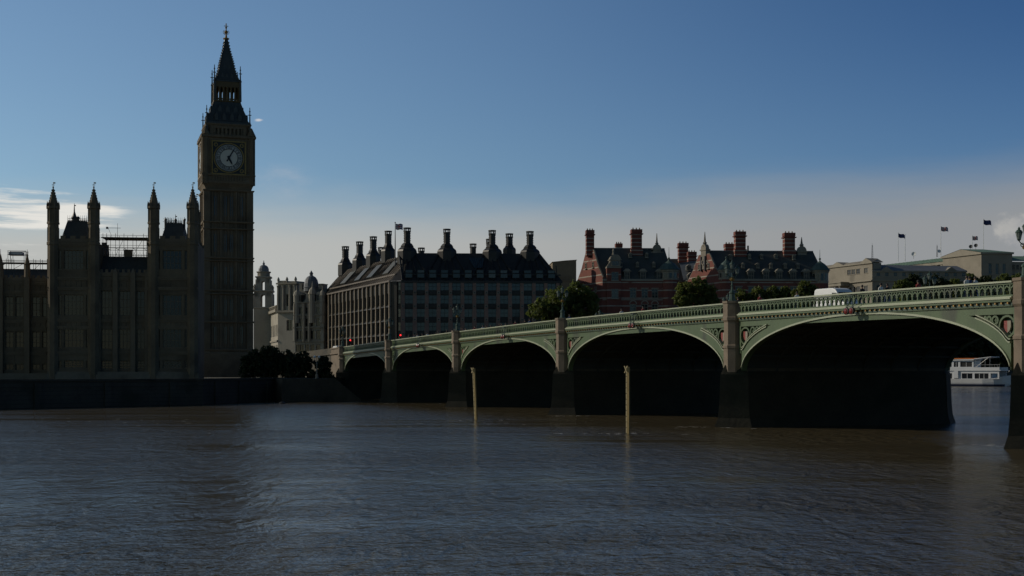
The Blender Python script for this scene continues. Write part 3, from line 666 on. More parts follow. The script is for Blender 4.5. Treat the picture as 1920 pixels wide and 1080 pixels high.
# roof: mansard ring of real slopes, ribs, attic windows, skylights
c0 = pll.pt(0, 0); c1 = pr.pt(0, 1.2); c1b = pr.pt(2.2, -.1); c2 = pr.pt(LR, 0); c3 = pr.pt(LR+0, 40)
def ins(a, b_, inn): return a+(b_-a).normalized()*inn
IR = 6.4                                   # how far the ridge sits in from the eaves
r1 = pr.pt(5.2, IR); r0 = pll.pt(3.0, IR-.5); r2 = pr.pt(X(1016), IR)
def v3(p, z): return (p.x, p.y, z)
zr0 = zR
b = MB()
b.add([v3(pr.pt(2.0, -.35), zE), v3(pr.pt(LR+.3, -.35), zE), v3(r2, zR), v3(r1, zR)], [(0, 1, 2, 3)])
b.add([v3(pll.pt(LL-1.2, -.35), zE), v3(pr.pt(2.0, -.35), zE), v3(r1, zR)], [(0, 1, 2)])
b.add([v3(pr.pt(LR+.3, -.35), zE), v3(pr.pt(LR+.3, 36), zE), v3(pr.pt(X(1016), 30), zR), v3(r2, zR)], [(0, 1, 2, 3)])
b.add([v3(r0, zr0), v3(r1, zR), v3(r2, zR), v3(pr.pt(X(1016), 30), zR), v3(pr.pt(8, 46), zR)], [(0, 1, 2, 3, 4)])
b.build('roof', M['bronze'], off)
b = MB(); b.add([v3(pll.pt(-.2, -.35), zE), v3(pll.pt(LL-1.2, -.35), zE), v3(r1, zR), v3(r0, zr0)], [(0, 1, 2, 3)]); b.build('lit_roof_slope', M['broof'], off)  # sunlight on this slope is put into its lighter brown
# eaves strips, ribs
b = MB(pr.mat()); b.box(2.0, LR+.3, -.6, -.36, zE-.5, zE+.05)
def rsl(x, z): t = (z-zE)/(zR-zE); return (-.35+(IR+.35)*t)
b.box(2.5, LR, rsl(0, Z(513))-.5, rsl(0, Z(513))+.1, Z(516), Z(513.5))
for k, px in enumerate((762, 838, 924.7, 997)):   # ribs fan from each chimney down to the bays
    xc = X(px)
    for j in range(-2, 3):
        b.tube((xc+j*1.0, rsl(0, zR)-.1, zR), (xc+j*3.0 if X(1052) > xc+j*3.0 > 2.2 else (2.4 if j < 0 else LR-.5), -.42, zE+.1), .26, .26, 4)
for i in range(28):
    x = 3+(LR-4)*i/27; b.tube((x, rsl(0, zE+4.2), zE+4.2), (x, -.4, zE), .13, .13, 4)
b.build('roof_rib', M['bronze'], off)
for i in range(13):                               # two attic strips of windows
    for py, h in ((520.5, .95), (510.8, .62)):
        z = Z(py); x = bayR[i]; b = MB(pr.mat()); y = rsl(0, z)
        b.box(x-.95, x+.95, y-.45, y+.9, z-.1, z+h+.1); b.k = 1; b.box(x-.8, x+.8, y-.47, y-.451, z, z+h); b.build('attic_window', [M['bronze'], M['glass']], off)
b = MB()
for i in range(36):
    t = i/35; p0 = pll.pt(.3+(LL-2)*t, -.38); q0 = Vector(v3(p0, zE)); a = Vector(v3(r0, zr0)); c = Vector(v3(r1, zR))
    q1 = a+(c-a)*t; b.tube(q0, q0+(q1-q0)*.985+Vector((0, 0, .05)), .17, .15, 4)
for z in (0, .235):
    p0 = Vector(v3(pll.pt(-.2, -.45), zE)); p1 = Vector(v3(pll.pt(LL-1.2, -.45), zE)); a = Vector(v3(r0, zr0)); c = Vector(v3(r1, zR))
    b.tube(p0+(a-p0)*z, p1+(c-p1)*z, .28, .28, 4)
b.build('roof_rib', M['broof'], off)  # ribs share the slope's painted-in sunlight
for t0, t1 in ((.18, .26), (.40, .47), (.58, .65), (.80, .87)):   # skylights in the lit slope
    def sp_(t, s): p0 = Vector(v3(pll.pt(-.2+(LL-1)*t, -.35), zE)); a = Vector(v3(r0, zr0)); c = Vector(v3(r1, zR)); return p0+((a+(c-a)*t)-p0)*s+Vector((-.16, -.07, .22))
    b = MB(); b.loft([[tuple(sp_(t0, .34)), tuple(sp_(t1, .34)), tuple(sp_(t1, .80)), tuple(sp_(t0, .80))], [tuple(sp_(t0, .34)+Vector((.2, .1, -.3))), tuple(sp_(t1, .34)+Vector((.2, .1, -.3))), tuple(sp_(t1, .80)+Vector((.2, .1, -.3))), tuple(sp_(t0, .80)+Vector((.2, .1, -.3)))]]); b.build('skylight', M['iron'] if .3 < t0 < .6 else M['slate'], off)
b = MB(pr.mat()); x0, x1 = X(886), X(909)
def rq(x, t): z = zE+(zR-zE)*t; return (x, rsl(0, z)-.32, z+.05)
b.loft([[rq(x0-1.0, .83), rq(x1, .83), rq(x1-.6, .46), rq(x0+.5, .46)], [tuple(Vector(q)+Vector((0, .3, -.1))) for q in (rq(x0-1.0, .83), rq(x1, .83), rq(x1-.6, .46), rq(x0+.5, .46))]])
b.k = 1
for i in range(1, 6): t = i/6; p0 = Vector(rq(x0-1.0, .83)).lerp(Vector(rq(x1, .83)), t); p1 = Vector(rq(x0+.5, .46)).lerp(Vector(rq(x1-.6, .46)), t); b.tube(p0, p1, .07, .07, 4)
b.build('skylight', [M['glass2'], M['bronze']], off)
def chimney(p, zb, zt, wb, ws, cowl=True):
    """square stack on a stepped bronze cowl, with an open cap"""
    b = MB(Matrix.Translation((p.x, p.y, 0)) @ Matrix.Rotation(R(3), 4, 'Z'))
    r = ws/2; h = zt-zb; n = 8
    if cowl: b.lathe([(wb/2, zb-2.6), (wb/2, zb+h*.10), (wb/2*.93, zb+h*.17), (wb/2*.64, zb+h*.27), (wb/2*.66, zb+h*.30), (wb/2*.50, zb+h*.39), (r*1.12, zb+h*.42), (r, zb+h*.45), (r, zt-1.15)], 0, 0, n)
    else: b.lathe([(r, zb-1.0), (r, zt-1.15)], 0, 0, n)
    b.lathe([(r*1.15, zt-1.15), (r*1.15, zt-.85), (r*.3, zt-.84)], 0, 0, n); b.lathe([(r*.4, zt-.28), (r*1.2, zt-.27), (r*1.2, zt)], 0, 0, n)
    for j in range(8):
        a = j*math.pi/4; 
        if j % 2 == 0 or True: x, y = r*1.0*math.cos(a+math.pi/8), r*1.0*math.sin(a+math.pi/8); b.box(x-.14, x+.14, y-.14, y+.14, zt-.86, zt-.26)
    for k in range(5):
        z = zb+h*.5+k*h*.09; b.box(r-.02, r+.09, -.09, .09, z, z+.2); b.box(-r-.09, -r+.02, -.09, .09, z, z+.2)
    return b.build('chimney', M['bronze'], off)
mp = d/F
for px, py in ((762, 422), (838, 424), (924.7, 426), (997, 427.5)): chimney(pr.pt(X(px), IR+.6), Z(473), Z(py), 37*mp, 12.2*mp)
for px, py, w in ((955, 438, 12), (887, 457, 11), (790, 464.5, 11), (917, 448, 10)):
    dd = 352; z = lambda q: CH+(HZ-q)/F*dd; chimney(Vector(((px-960)/F*dd, dd, 0)), z(472), z(py), 24*dd/F, w*dd/F, px == 955)
for px, py, dd, pb in ((728, 433, 358.5, 476), (700, 443.5, 370, 485), (674.4, 453, 381.5, 493), (647.7, 462, 393.5, 501)):
    z = lambda q: CH+(HZ-q)/F*dd; chimney(Vector(((px-960)/F*dd, dd, 0)), z(pb), z(py), 27*dd/F, 11.6*dd/F)
dd = 374; chimney(Vector(((714.3-960)/F*dd, dd, 0)), CH+(HZ-478)/F*dd, CH+(HZ-463.5)/F*dd, 3, 1.5, False)
# ------------------------------------------------------------------ flags and masts
def flagpole(px, d, ypb, ypt, flag, label, fw=10, fh=8, droop=.25, group='flags above the rooftops', sgn=1):
    p = P(px, ypb, d); m = d/F; root = thing('flagpole', label, 'flagpole', tuple(p), group); h = (ypb-ypt)*m
    b = MB(Matrix.Translation(p)); b.lathe([(.14, 0), (.12, h*.5), (.07, h-.3), (.16, h-.28), (.16, h-.1), (.02, h)], 0, 0, 8); b.build('pole', M['white'] if flag != 'union' or d > 400 else M['dsteel'], root)
    if not flag: return root
    b = MB(Matrix.Translation(p)); nx, nz = 24, 14; W_, H_ = fw*m, fh*m; vs = []; 
    for i in range(nx+1):
        for j in range(nz+1):
            u = i/nx; w = j/nz
            vs.append((.12+W_*u, .28*W_*u*math.sin(u*7+.6*w), h-.4-H_*(1-w)-droop*W_*u-.05*W_*math.sin(u*6)))
    for i in range(nx):
        for j in range(nz):
            u, w = (i+.5)/nx, (j+.5)/nz; k = 0
            if flag == 'union':
                a, c = abs(u-.5)*2, abs(w-.5)
                dd_ = min(abs((u-w)), abs((u-(1-w))))
                if dd_ < .10: k = 1
                if dd_ < .04: k = 2
                if c < .18 or abs(u-.5) < .10: k = 1
                if c < .10 or abs(u-.5) < .06: k = 2
            b.k = k; b.add([vs[i*(nz+1)+j], vs[(i+1)*(nz+1)+j], vs[(i+1)*(nz+1)+j+1], vs[i*(nz+1)+j+1]], [(0, 1, 2, 3)])
    o = b.build('flag', [M['flagb'], M['flagw'], M['flagr']], root, recalc=False)
    bm = bmesh.new(); bm.from_mesh(o.data); bmesh.ops.remove_doubles(bm, verts=bm.verts, dist=.001); bm.to_mesh(o.data); bm.free()
    return root
flagpole(741, 333, 500, 416, 'union', 'flagpole with union flag at the corner of the bronze office roof', 13, 11, .12)
flagpole(1684, 640, 490, 435.5, 'blue', 'tall flagpole with dark blue flag above the pale stone block, leftmost of the row', 13, 7.5, .28)
flagpole(1697, 640, 490, 439, None, 'bare white pole without a flag above the pale stone block')
flagpole(1764, 690, 480, 423, 'union', 'tall flagpole with union flag above the long green copper roof', 14.5, 8, .2)
flagpole(1823, 712, 472, 441, 'union', 'short flagpole with small union flag above the corner pavilion', 11, 7.5, .12)
flagpole(1844, 704, 468, 410, 'blue', 'tallest flagpole with dark blue flag above the corner pavilion', 15.5, 9, .22)
def antenna(px, d, ypb, ypt, w, label, dish=False):
    p = P(px, ypb, d); m = d/F; root = thing('antenna_mast', label, 'antenna', tuple(p)); h = (ypb-ypt)*m; b = MB(Matrix.Translation(p))
    for i in range(3): a = i*2.094; b.tube((w*math.cos(a), w*math.sin(a), 0), (w*.4*math.cos(a), w*.4*math.sin(a), h*.9), .06, .05, 4)
    for k in range(10):
        z = h*.09*k; q = w*(1-.6*k/10)
        for i in range(3): a, c = i*2.094, (i+1)*2.094; b.tube((q*math.cos(a), q*math.sin(a), z), (q*.94*math.cos(c), q*.94*math.sin(c), z+h*.09), .04, .04, 4)
    b.tube((0, 0, h*.85), (0, 0, h), .06, .03, 5); b.build('lattice', M['dsteel'], root)
    if dish: b = MB(Matrix.Translation(p)); b.T = Matrix.Translation(p+Vector((.9, -.3, h*.45))) @ Matrix.Rotation(R(80), 4, 'X'); b.lathe([(.1, -.15), (.6, .0), (.85, .25), (.8, .27), (.05, .05)], 0, 0, 14); b.build('dish', M['white'], root)
antenna(1635.5, 600, 492, 456, .5, 'thin lattice mast above the left end of the pale stone block')
antenna(1757, 670, 482, 458, .4, 'short lattice mast with a dish in front of the green copper roof', True)
for px, py, rr, lb in ((1713, 476, 1.2, 'bright white satellite dish on the green copper roof ridge'), (1829.5, 460, 1.0, 'small dark satellite dish beside the tallest flagpole'), (1820, 462, 1.0, 'small dark aerial dish below the small union flag')):
    p = P(px, py+4, 700); root = thing('satellite_dish', lb, 'satellite dish', tuple(p)); b = MB(Matrix.Translation(p)); b.tube((0, 0, -1.5), (0, 0, 1), .08, .08, 6); b.build('mount', M['dsteel'], root)
    b = MB(Matrix.Translation(p+Vector((0, -.2, 1))) @ Matrix.Rotation(R(75), 4, 'X') @ Matrix.Rotation(R(-25), 4, 'Y')); b.lathe([(.1, -.3), (rr*.7, -.1), (rr, .25), (rr*.95, .28), (.05, -.1)], 0, 0, 16); b.build('reflector', M['white'] if px < 1800 else M['dsteel'], root)
# ------------------------------------------------------------------ brown block between the office and the red brick houses
pb = Pl(1083, 430, 3); d = 430
br = thing('brown_block', 'plain flat-topped brown block behind the tree', 'building', (pb.o.x, pb.o.y, 6))
b = MB(pb.mat()); xa, xb = pb.x(1036), pb.x(1080.5)
b.ext([(xa, 6), (xb, 6), (xb, pb.z(1080, 488)), (xa, pb.z(1040, 492))], 0, 14); b.build('wall', M['brown'], br)
b = MB(pb.mat()); b.ext([(xa-.2, pb.z(1040, 492)+.01), (xb+.2, pb.z(1080, 488)+.01), (xb+.2, pb.z(1080, 487)+.01), (pb.x(1062), pb.z(1062, 488.2)), (xa-.2, pb.z(1040, 491))], -.2, 14); b.build('coping', M['brown'], br)
for px in (1042, 1051, 1060, 1069): window(br, pb, pb.x(px), pb.z(1060, 526), .9, 1.4, M['brown'], M['glass'], y=-.08)
# ------------------------------------------------------------------ red brick houses
def gable_dormer(root, pl, x, z, w, h, mt, y=-.1, pedi=True, dep=3.0):
    b = MB(pl.mat()); b.k = 1; b.box(x-w/2, x+w/2, y, y+dep, z, z+h); b.k = 0
    if pedi: b.ext([(x-w/2-.25, z+h+.003), (x+w/2+.25, z+h+.003), (x+.35, z+h+w*.42), (x-.35, z+h+w*.42)], y-.2, y+dep)
    else: b.ext([(x-w/2-.12, z+h+.003), (x+w/2+.12, z+h+.003), (x, z+h+w*.5)], y-.1, y+dep)
    o = b.build('dormer', [mt, M['slate']], root); me = win_mesh(w*.8, h*.9, M['port2'], M['glass'], nx=2, nz=2 if h > 1.4 else 1, fr=.1)
    T = pl.mat() @ Matrix.Translation((x, y-.09, z+h*.05)); c = bpy.data.objects.new('window', me); COL.objects.link(c); c.parent = o; c.location = T.translation-root.location; c.rotation_euler = T.to_euler()
def brick_chimney(root, pl, px, y, pyb, pyt, wpx, mt='brickc', plinth=None, dpt=2.2):
    x = pl.x(px); dd = (pl.pt(x, y)).y; z = lambda q: CH+(HZ-q)/F*dd; w = wpx*dd/F/2; x = pl.x(px)*1.0
    k = (px-960)/F; q0 = pl.pt(0, y); x = (k*q0.y-q0.x)/(pl.u.x-k*pl.u.y)
    b = MB(pl.mat()); zb, zt = z(pyb), z(pyt); hh = zt-zb
    if plinth: b.box(x-w*1.1, x+w*1.1, y-dpt/2-.2, y+dpt/2, z(plinth), zb); b.k = 0
    b.box(x-w*.94, x+w*.94, y-dpt/2, y+dpt/2, zb+.003 if plinth else zb-1.5, zt-.9)
    for s in (-.5, .5): b.box(x+s*w-.12, x+s*w+.12, y-dpt/2-.14, y-dpt/2-.003, zb+.5, zt-1.4)
    o = b.build('chimney', M[mt], root)
    b = MB(pl.mat()); b.box(x-w*1.16, x+w*1.16, y-dpt/2-.3, y+dpt/2+.3, zt-1.35, zt-1.1) if hh > 3 else None
    b.box(x-w, x+w, y-dpt/2-.1, y+dpt/2+.1, zt-.897, zt); o2 = b.build('chimney_cap', M['brickp'], o)
    b = MB(pl.mat())
    for i in range(3): b.lathe([(.16, zt), (.13, zt+.5)], x-w*.6+i*w*.6, y, 8)
    b.build('chimney_pot', M['brown'], o)
def spike_gable(root, pl, x, y, zb, zd, zt, w):
    """curved stone pediment with an obelisk on top"""
    b = MB(pl.mat()); b.box(x-w/2, x+w/2, y, y+1.2, zb, zd); b.box(x-w*.62, x+w*.62, y-.2, y+1.3, zd+.003, zd+.35)
    n = 10; b.ext([(x+w*.52*math.cos(math.pi*i/n), zd+.353+w*.55*math.sin(math.pi*i/n)) for i in range(n+1)], y, y+1.1)
    b.lathe([(w*.22, zd+w*.45), (w*.16, zd+w*.75), (w*.24, zd+w*.8), (w*.12, zd+w*.95), (.06, zt)], x, y+.5, 6)
    for s in (-1, 1): b.ring((x+s*w*.62, zb+(zd-zb)*.35), w*.16, w*.07, y+.1, y+.9, 10)
    return b.build('stone_pediment', M['port'], root)
def ogee_turret(root, pl, px, y, r, pyb, pye, pyt, pysp, wm, wins=True):
    x = pl.x(px); z = lambda q: pl.z(px, q)
    b = MB(pl.mat()); b.lathe([(r, 6), (r, z(pye)-.5)], x, y, 12); t = b.build('turret', M['brick'], root)
    b = MB(pl.mat()); b.lathe([(r*1.01, z(pyb)), (r*1.03, z(pyb)+.02), (r*1.03, z(pye)-.6), (r*1.12, z(pye)-.4), (r*1.12, z(pye))], x, y, 12)
    b.k = 1
    for j in range(12):
        a = j*math.pi/6; cx, cy = x+r*1.035*math.cos(a), y+r*1.035*math.sin(a); q = MB(); q.box(-.32, .32, -.05, .05, z(pyb)+.5, z(pye)-.9)
        Mx = Matrix.Translation((cx, cy, 0)) @ Matrix.Rotation(a+math.pi/2, 4, 'Z'); b.add([tuple(Mx @ Vector(p)) for p in q.v], q.f)
    b.build('window_band', [M['port2'], M['glass']], t)
    h = z(pyt)-z(pye); b = MB(pl.mat()); b.lathe([(r*1.25, z(pye)+.003), (r*1.22, z(pye)+.15), (r*1.02, z(pye)+h*.25), (r*.86, z(pye)+h*.45), (r*.62, z(pye)+h*.68), (r*.28, z(pye)+h*.88), (r*.12, z(pye)+h), (.10, z(pye)+h*1.15), (.03, z(pysp))], x, y, 12)
    b.sph((x, y, z(pye)+h*1.25), .28, 6); b.build('dome', M[wm], t)
def brick_house(label, pxc, px1, d, pyeave, pyridge, depth, chims, dorm, small1, small2, rows, winpx, spike_r, tur, gtop, pyge):
    pl = Pl(pxc, d, 3); X = pl.x; Z = lambda py: pl.z((pxc+px1)/2, py)
    h = thing('red_brick_house', label, 'brick building', (pl.o.x, pl.o.y, 6))
    fa = pl.o-BU*depth; pg = Pl(960+fa.x/fa.y*F, fa.y, ANG_L)
    L = X(px1); ze, zr = Z(pyeave), Z(pyridge)
    ops = [(X(p)-.85, X(p)+.85, Z(c), Z(a)) for a, c in rows for p in winpx]
    b = MB(pl.mat()); b.wall(0, L, 6, ze, ops, .35); b.box(.1, L-.02, .5, depth*.8, 6, ze-.05); b.build('wall', M['brick'], h)
    b = MB(pl.mat()); b.box(-.1, L+.1, -.35, -.004, ze-.4, ze+.1)
    for a, c in rows: b.box(0, L, -.12, -.003, Z(c)-.55, Z(c)-.30)
    b.build('cornice', M['port2'], h)
    for i, (a, c) in enumerate(rows):
        for p in winpx: window(h, pl, X(p), Z(c), 1.7, Z(a)-Z(c), M['port2'], M['glass'], y=.1, nx=2, nz=3, fr=.14, head='arch' if i else 'flat')
    # lit gable end
    zg = CH+(HZ-gtop)/F*(d+depth*.46)
    b = MB(pg.mat()); gp = [(0, 6), (depth, 6), (depth, ze+.5), (depth*.82, ze+(zr-ze)*.42), (depth*.66, zr-1.0), (depth*.62, zg), (depth*.38, zg), (depth*.34, zr-1.0), (depth*.18, ze+(zr-ze)*.42), (0, ze+.5)]
    b.ext(gp, -.05, .45); ge = b.build('gable', M['brick'], h)
    b = MB(pg.mat())
    for (p, q) in zip(gp[2:], gp[3:]): b.tube((p[0], .2, p[1]), (q[0], .2, q[1]), .28, .28, 4)
    b.build('gable_coping', M['port'], ge)
    for zq, xs in (((ze+(zr-ze)*.40), (depth*.36, depth*.64)), (ze-3.2, (depth*.25, depth*.5, depth*.75)), (ze-7, (depth*.25, depth*.5, depth*.75))):
        for x in xs: window(h, pg, x, zq, 1.0, 1.5, M['port2'], M['glass'], y=-.16)
    # roof
    b = MB(pl.mat()); yr = depth*.46; sh = BU*(-1)
    def q(x, y, z): return (x, y, z)
    g0 = pg.pt(depth, .45); g1 = pg.pt(depth*.5, .45); g2 = pg.pt(0, .45)
    inv = pl.mat().inverted(); G0, G1, G2 = (inv @ Vector((g.x, g.y, 0)) for g in (g0, g1, g2))
    hipx = L-1.0
    b.add([(G0.x, G0.y-.2, ze), (L+.2, -.25, ze), (hipx, G1.y, zr), (G1.x, G1.y, zr), (G2.x, G2.y, ze), (L+.2, G2.y, ze)], [(0, 1, 2, 3), (3, 2, 5, 4), (1, 5, 2)])
    rf = b.build('roof', M['slate'], h)
    b = MB(pl.mat()); b.tube((G1.x+.3, G1.y, zr+.05), (hipx, G1.y, zr+.05), .16, .16, 6); b.build('ridge', M['lead'], rf)
    ys = lambda z: (z-ze)/(zr-ze)*G1.y
    for px in dorm: gable_dormer(h, pl, X(px), Z(525), 1.75, Z(509)-Z(525), M['port2'], y=.15, dep=4)
    for px, py in small1+small2: gable_dormer(h, pl, X(px), Z(py+3), .85, 1.0, M['port'], y=ys(Z(py+3))-.35, pedi=False, dep=1.8)
    for (px, yy, pb_, pt, w, pn) in chims: brick_chimney(h, pl, px, G1.y+yy, pb_, pt, w, plinth=pn)
    if spike_r: spike_gable(h, pl, X(spike_r[0]), G1.y-1.0, Z(spike_r[3]), Z(spike_r[2]), Z(spike_r[1]), spike_r[4])
    for t in tur: ogee_turret(h, pl, *t)
    flush_windows(h); return h, pl, pg
h1, p1_, pg1 = brick_house('left red brick house with white stripes and a tall chimney on its gable', 1130, 1262, 340, 524, 461.5, 15.2,
    [(1193, -.4, 467, 430.5, 20.5, 480), (1160, 3, 462, 457, 13, None)], (1176, 1206, 1237), [(1167, 496), (1198, 496), (1229, 496)], [(1187, 477), (1218, 477)],
    [(541, 559), (570, 588), (600, 616)], (1154, 1187, 1209, 1228, 1248), (1239.5, 432, 464, 474, 2.1), [(1256, 1.4, 2.4, 525, 506, 488, 462, 'dcopper')], 470, 520)
brick_chimney(h1, Pl(1106, 347, 3), 1106, 0, 470, 432, 15.5, dpt=2.4)
# pedimented stone bay at the corner of the left house
pl = p1_; b = MB(pl.mat()); X = pl.x; Z = lambda q: pl.z(1150, q)
b.box(X(1137.5), X(1164), -.5, 1.5, 6, Z(503)); bay = b.build('corner_bay', M['brick'], h1)
b = MB(pl.mat()); b.box(X(1137), X(1164.5), -.8, 2.0, Z(503)+.003, Z(500)); b.box(X(1144), X(1163), -.55, 3, Z(500)+.003, Z(488)); b.box(X(1142), X(1165), -.8, 3, Z(488)+.003, Z(486.5))
n = 12; xc = X(1153.5); rr = X(1163)-xc
b.ext([(xc+rr*1.05*math.cos(math.pi*i/n), Z(486.5)+.005+rr*.95*math.sin(math.pi*i/n)) for i in range(n+1)], -.6, 3); b.lathe([(.35, Z(478)), (.2, Z(472)), (.3, Z(471)), (.04, Z(464))], X(1150), 0, 6)
b.ext([(X(1137), Z(500)+.006), (X(1143.8), Z(500)+.006), (X(1143.8), Z(490)), (X(1140), Z(496))], -.4, .6)
b.build('curved_pediment', M['port'], bay)
window(h1, pl, X(1153.5), Z(498), 1.9, 1.2, M['port2'], M['glass'], y=-.66); window(h1, pl, X(1152.5), Z(526), 1.8, 2.2, M['port2'], M['glass'], y=-.62, nz=3); window(h1, pl, X(1152.5), Z(560), 1.8, 2.5, M['port2'], M['glass'], y=-.62, nz=3)
h2, p2_, pg2 = brick_house('right red brick house with long dark roof, two tall chimneys and a green corner dome', 1352, 1548, 340, 524, 466, 17,
    [(1387, -.4, 468, 434.5, 20.5, 482), (1479, -.4, 469, 437, 21, 483), (1367, 3, 466, 457.5, 18, None)], (1408.7, 1437, 1461.7, 1487.8, 1512.6),
    [(1398, 498), (1426, 498), (1451, 498), (1478, 498), (1502, 498)], [(1379, 480), (1415, 479), (1438, 479), (1466, 479), (1499, 480)],
    [(538, 552), (566, 584), (596, 612)], (1385, 1409, 1437, 1462, 1488, 1513), (1518, 438.5, 468, 480, 2.4), [(1540.5, 1.6, 2.1, 530, 506.5, 489, 467, 'dcopper'), (1363, .9, 1.9, 524, 506, 487, 481, 'dcopper')], 478, 520)
spike_gable(h2, pg2, 8.5, -.25, CH+(HZ-505)/F*348, CH+(HZ-470)/F*348, CH+(HZ-434.5)/F*348, 2.5)
b = MB(pg2.mat()); zc = CH+(HZ-492)/F*348; b.ring((8.5, zc), .62, .16, -.42, -.26, 16); b.k = 1; b.ring((8.5, zc), .23, .22, -.30, -.262, 16); b.box(7.3, 7.7, -.5, -.06, zc-2.4, zc+1.6); b.box(9.3, 9.7, -.5, -.06, zc-2.4, zc+1.6); b.build('niche', [M['port'], M['black']], h2)
b = MB(p2_.mat()); b.box(p2_.x(1410), p2_.x(1412.5), 5, 5.5, p2_.z(1411, 470), p2_.z(1411, 457)); b.build('vent_pipe', M['black'], h2)
# linking range between the two houses
pk = Pl(1285, 372, 3); X = pk.x; Z = lambda q: pk.z(1290, q)
lk = thing('link_building', 'grey slate roofed link with two brick chimneys between the red brick houses', 'building', (pk.o.x, pk.o.y, 6))
b = MB(pk.mat()); b.box(X(1248), X(1345), 0, 12, 6, Z(526)); b.build('wall', M['brickp'], lk)
b = MB(pk.mat()); b.add([(X(1246), -.3, Z(526)), (X(1346), -.3, Z(526)), (X(1346), 6, Z(482)), (X(1246), 6, Z(482)), (X(1246), 12, Z(526)), (X(1346), 12, Z(526))], [(0, 1, 2, 3), (3, 2, 5, 4)]); b.build('roof', M['slate'], lk)
# lit grey slope facing left in front of it
pq = Pl(1322, 352, ANG_L); 
b = MB(pk.mat()); b.add([(X(1272), -8, Z(529)), (X(1272), -2, Z(496)), (X(1323), -2.0, Z(488.5)), (X(1323), -8, Z(529))], [(0, 1, 2, 3)]); b.add([(X(1272), -2, Z(496)), (X(1323), -2, Z(488.5)), (X(1323), -.4, Z(529)), (X(1272), -.4, Z(529))], [(0, 1, 2, 3)]); b.tube((X(1271), -2, Z(495.8)), (X(1323), -2, Z(488.2)), .2, .2, 5); b.build('side_roof', M['lead'], lk)
for px, py in ((1284, 510), (1300, 508)): gable_dormer(lk, pk, X(px), Z(py), 1.3, 1.1, M['port'], y=-6.2+(px-1284)*.02, pedi=False, dep=2)
for px in (1285, 1303): gable_dormer(lk, pk, X(px), Z(530), 1.8, 1.5, M['port'], y=-8.3, pedi=False, dep=3)
brick_chimney(lk, pk, 1280.5, 5, 483, 456, 19, dpt=2); brick_chimney(lk, pk, 1297, 2, 496, 472.5, 16.5, dpt=2)
# ------------------------------------------------------------------ pale government buildings at the right
pm = Pl(1635.5, 580, 3); X = pm.x; Z = lambda q: pm.z(1700, q)
fa = pm.o-BU*42; pml = Pl(960+fa.x/fa.y*F, fa.y, ANG_L)
st_ = thing('stone_block', 'pale classical stone block with grey roof and a columned porch', 'government building', (pm.o.x, pm.o.y, 6))
zt = Z(508); cols = [X(p) for p in range(1647, 1808, 16)]
rows = [(Z(508+10), Z(508+3)), (Z(548), Z(534)), (Z(575), Z(560))]
b = MB(pm.mat()); b.wall(0, X(1812), 6, zt, [(x-.8, x+.8, a, c) for x in cols for a, c in rows], .3); b.box(.1, X(1812)-.05, .4, 18, 6, zt-.05); b.build('wall', M['port'], st_)
b = MB(pm.mat()); b.box(-.3, X(1812)+.3, -.7, -.004, Z(527), Z(525)); b.box(-.2, X(1812)+.2, -.45, -.003, zt-.5, zt+.1); b.build('cornice', M['port2'], st_)
for x in cols:
    for a, c in rows: window(st_, pm, x, a, 1.6, c-a, M['port2'], M['glass'], y=.1)
b = MB(pm.mat()); b.add([(-.4, -.5, zt+.1), (X(1812)+.3, -.5, zt+.1), (X(1806), 7, Z(496)), (2, 7, Z(494)), (-.4, 18, zt+.1), (X(1812)+.3, 18, zt+.1)], [(0, 1, 2, 3), (3, 2, 5, 4), (1, 5, 2)]); b.build('roof', M['lead'], st_)
for px in (1662, 1783):
    x = X(px); b = MB(pm.mat()); b.ext([(x-2.6, zt+.11), (x+2.6, zt+.11), (x, zt+1.9)], -.6, 4); b.build('pediment', M['port2'], st_)
L = 42; zl = CH+(HZ-497)/F*595
b = MB(pml.mat()); cl = [pml.x(q) for q in (1592, 1600, 1609, 1623.5)]; rw = [(Z(511), Z(501.5)), (Z(547), Z(535))]
zl = Z(492); b.wall(0, L-.02, 6, zl, [(x-1.3, x+1.3, a, c) for x in cl for a, c in rw if c < zl-1], .35); b.box(0, L-.1, .5, 5, 6, zl-.1); b.build('wall', M['port'], st_)
for x in cl:
    for a, c in rw:
        if c < zl-1: window(st_, pml, x, a, 2.6, c-a, M['port2'], M['glass'], y=.1, head='flat')
b = MB(pml.mat()); b.box(-.3, L+.3, -.6, -.004, zl-.4, zl+.2); b.box(-.3, L+.3, -.9, -.003, Z(527), Z(525)); b.build('cornice', M['port2'], st_)
b = MB(pml.mat()); b.ext([(L-8, zl+.21), (L+.2, zl+.21), (L-4, zl+2.2)], -.5, 6); b.ext([(12, zl+.21), (22, zl+.21), (17, zl+2.0)], -.5, 6); b.add([(0, -.4, zl+.2), (L, -.4, zl+.2), (L-2, 4, zl+1.6), (2, 4, zl+1.6)], [(0, 1, 2, 3)]); b.build('pediment', M['port2'], st_)
b = MB(pml.mat()); zp = Z(530)
for i in range(4): b.lathe([(.75, 6), (.6, 14), (.55, zp-1), (.8, zp-.5)], 14+i*3.4, -4, 10)
b.box(12.4, 26, -5, -.01, zp-.5, zp+.8); b.box(12, 26.4, -5.4, -.011, zp+.803, zp+1.2); b.build('porch', M['port2'], st_)
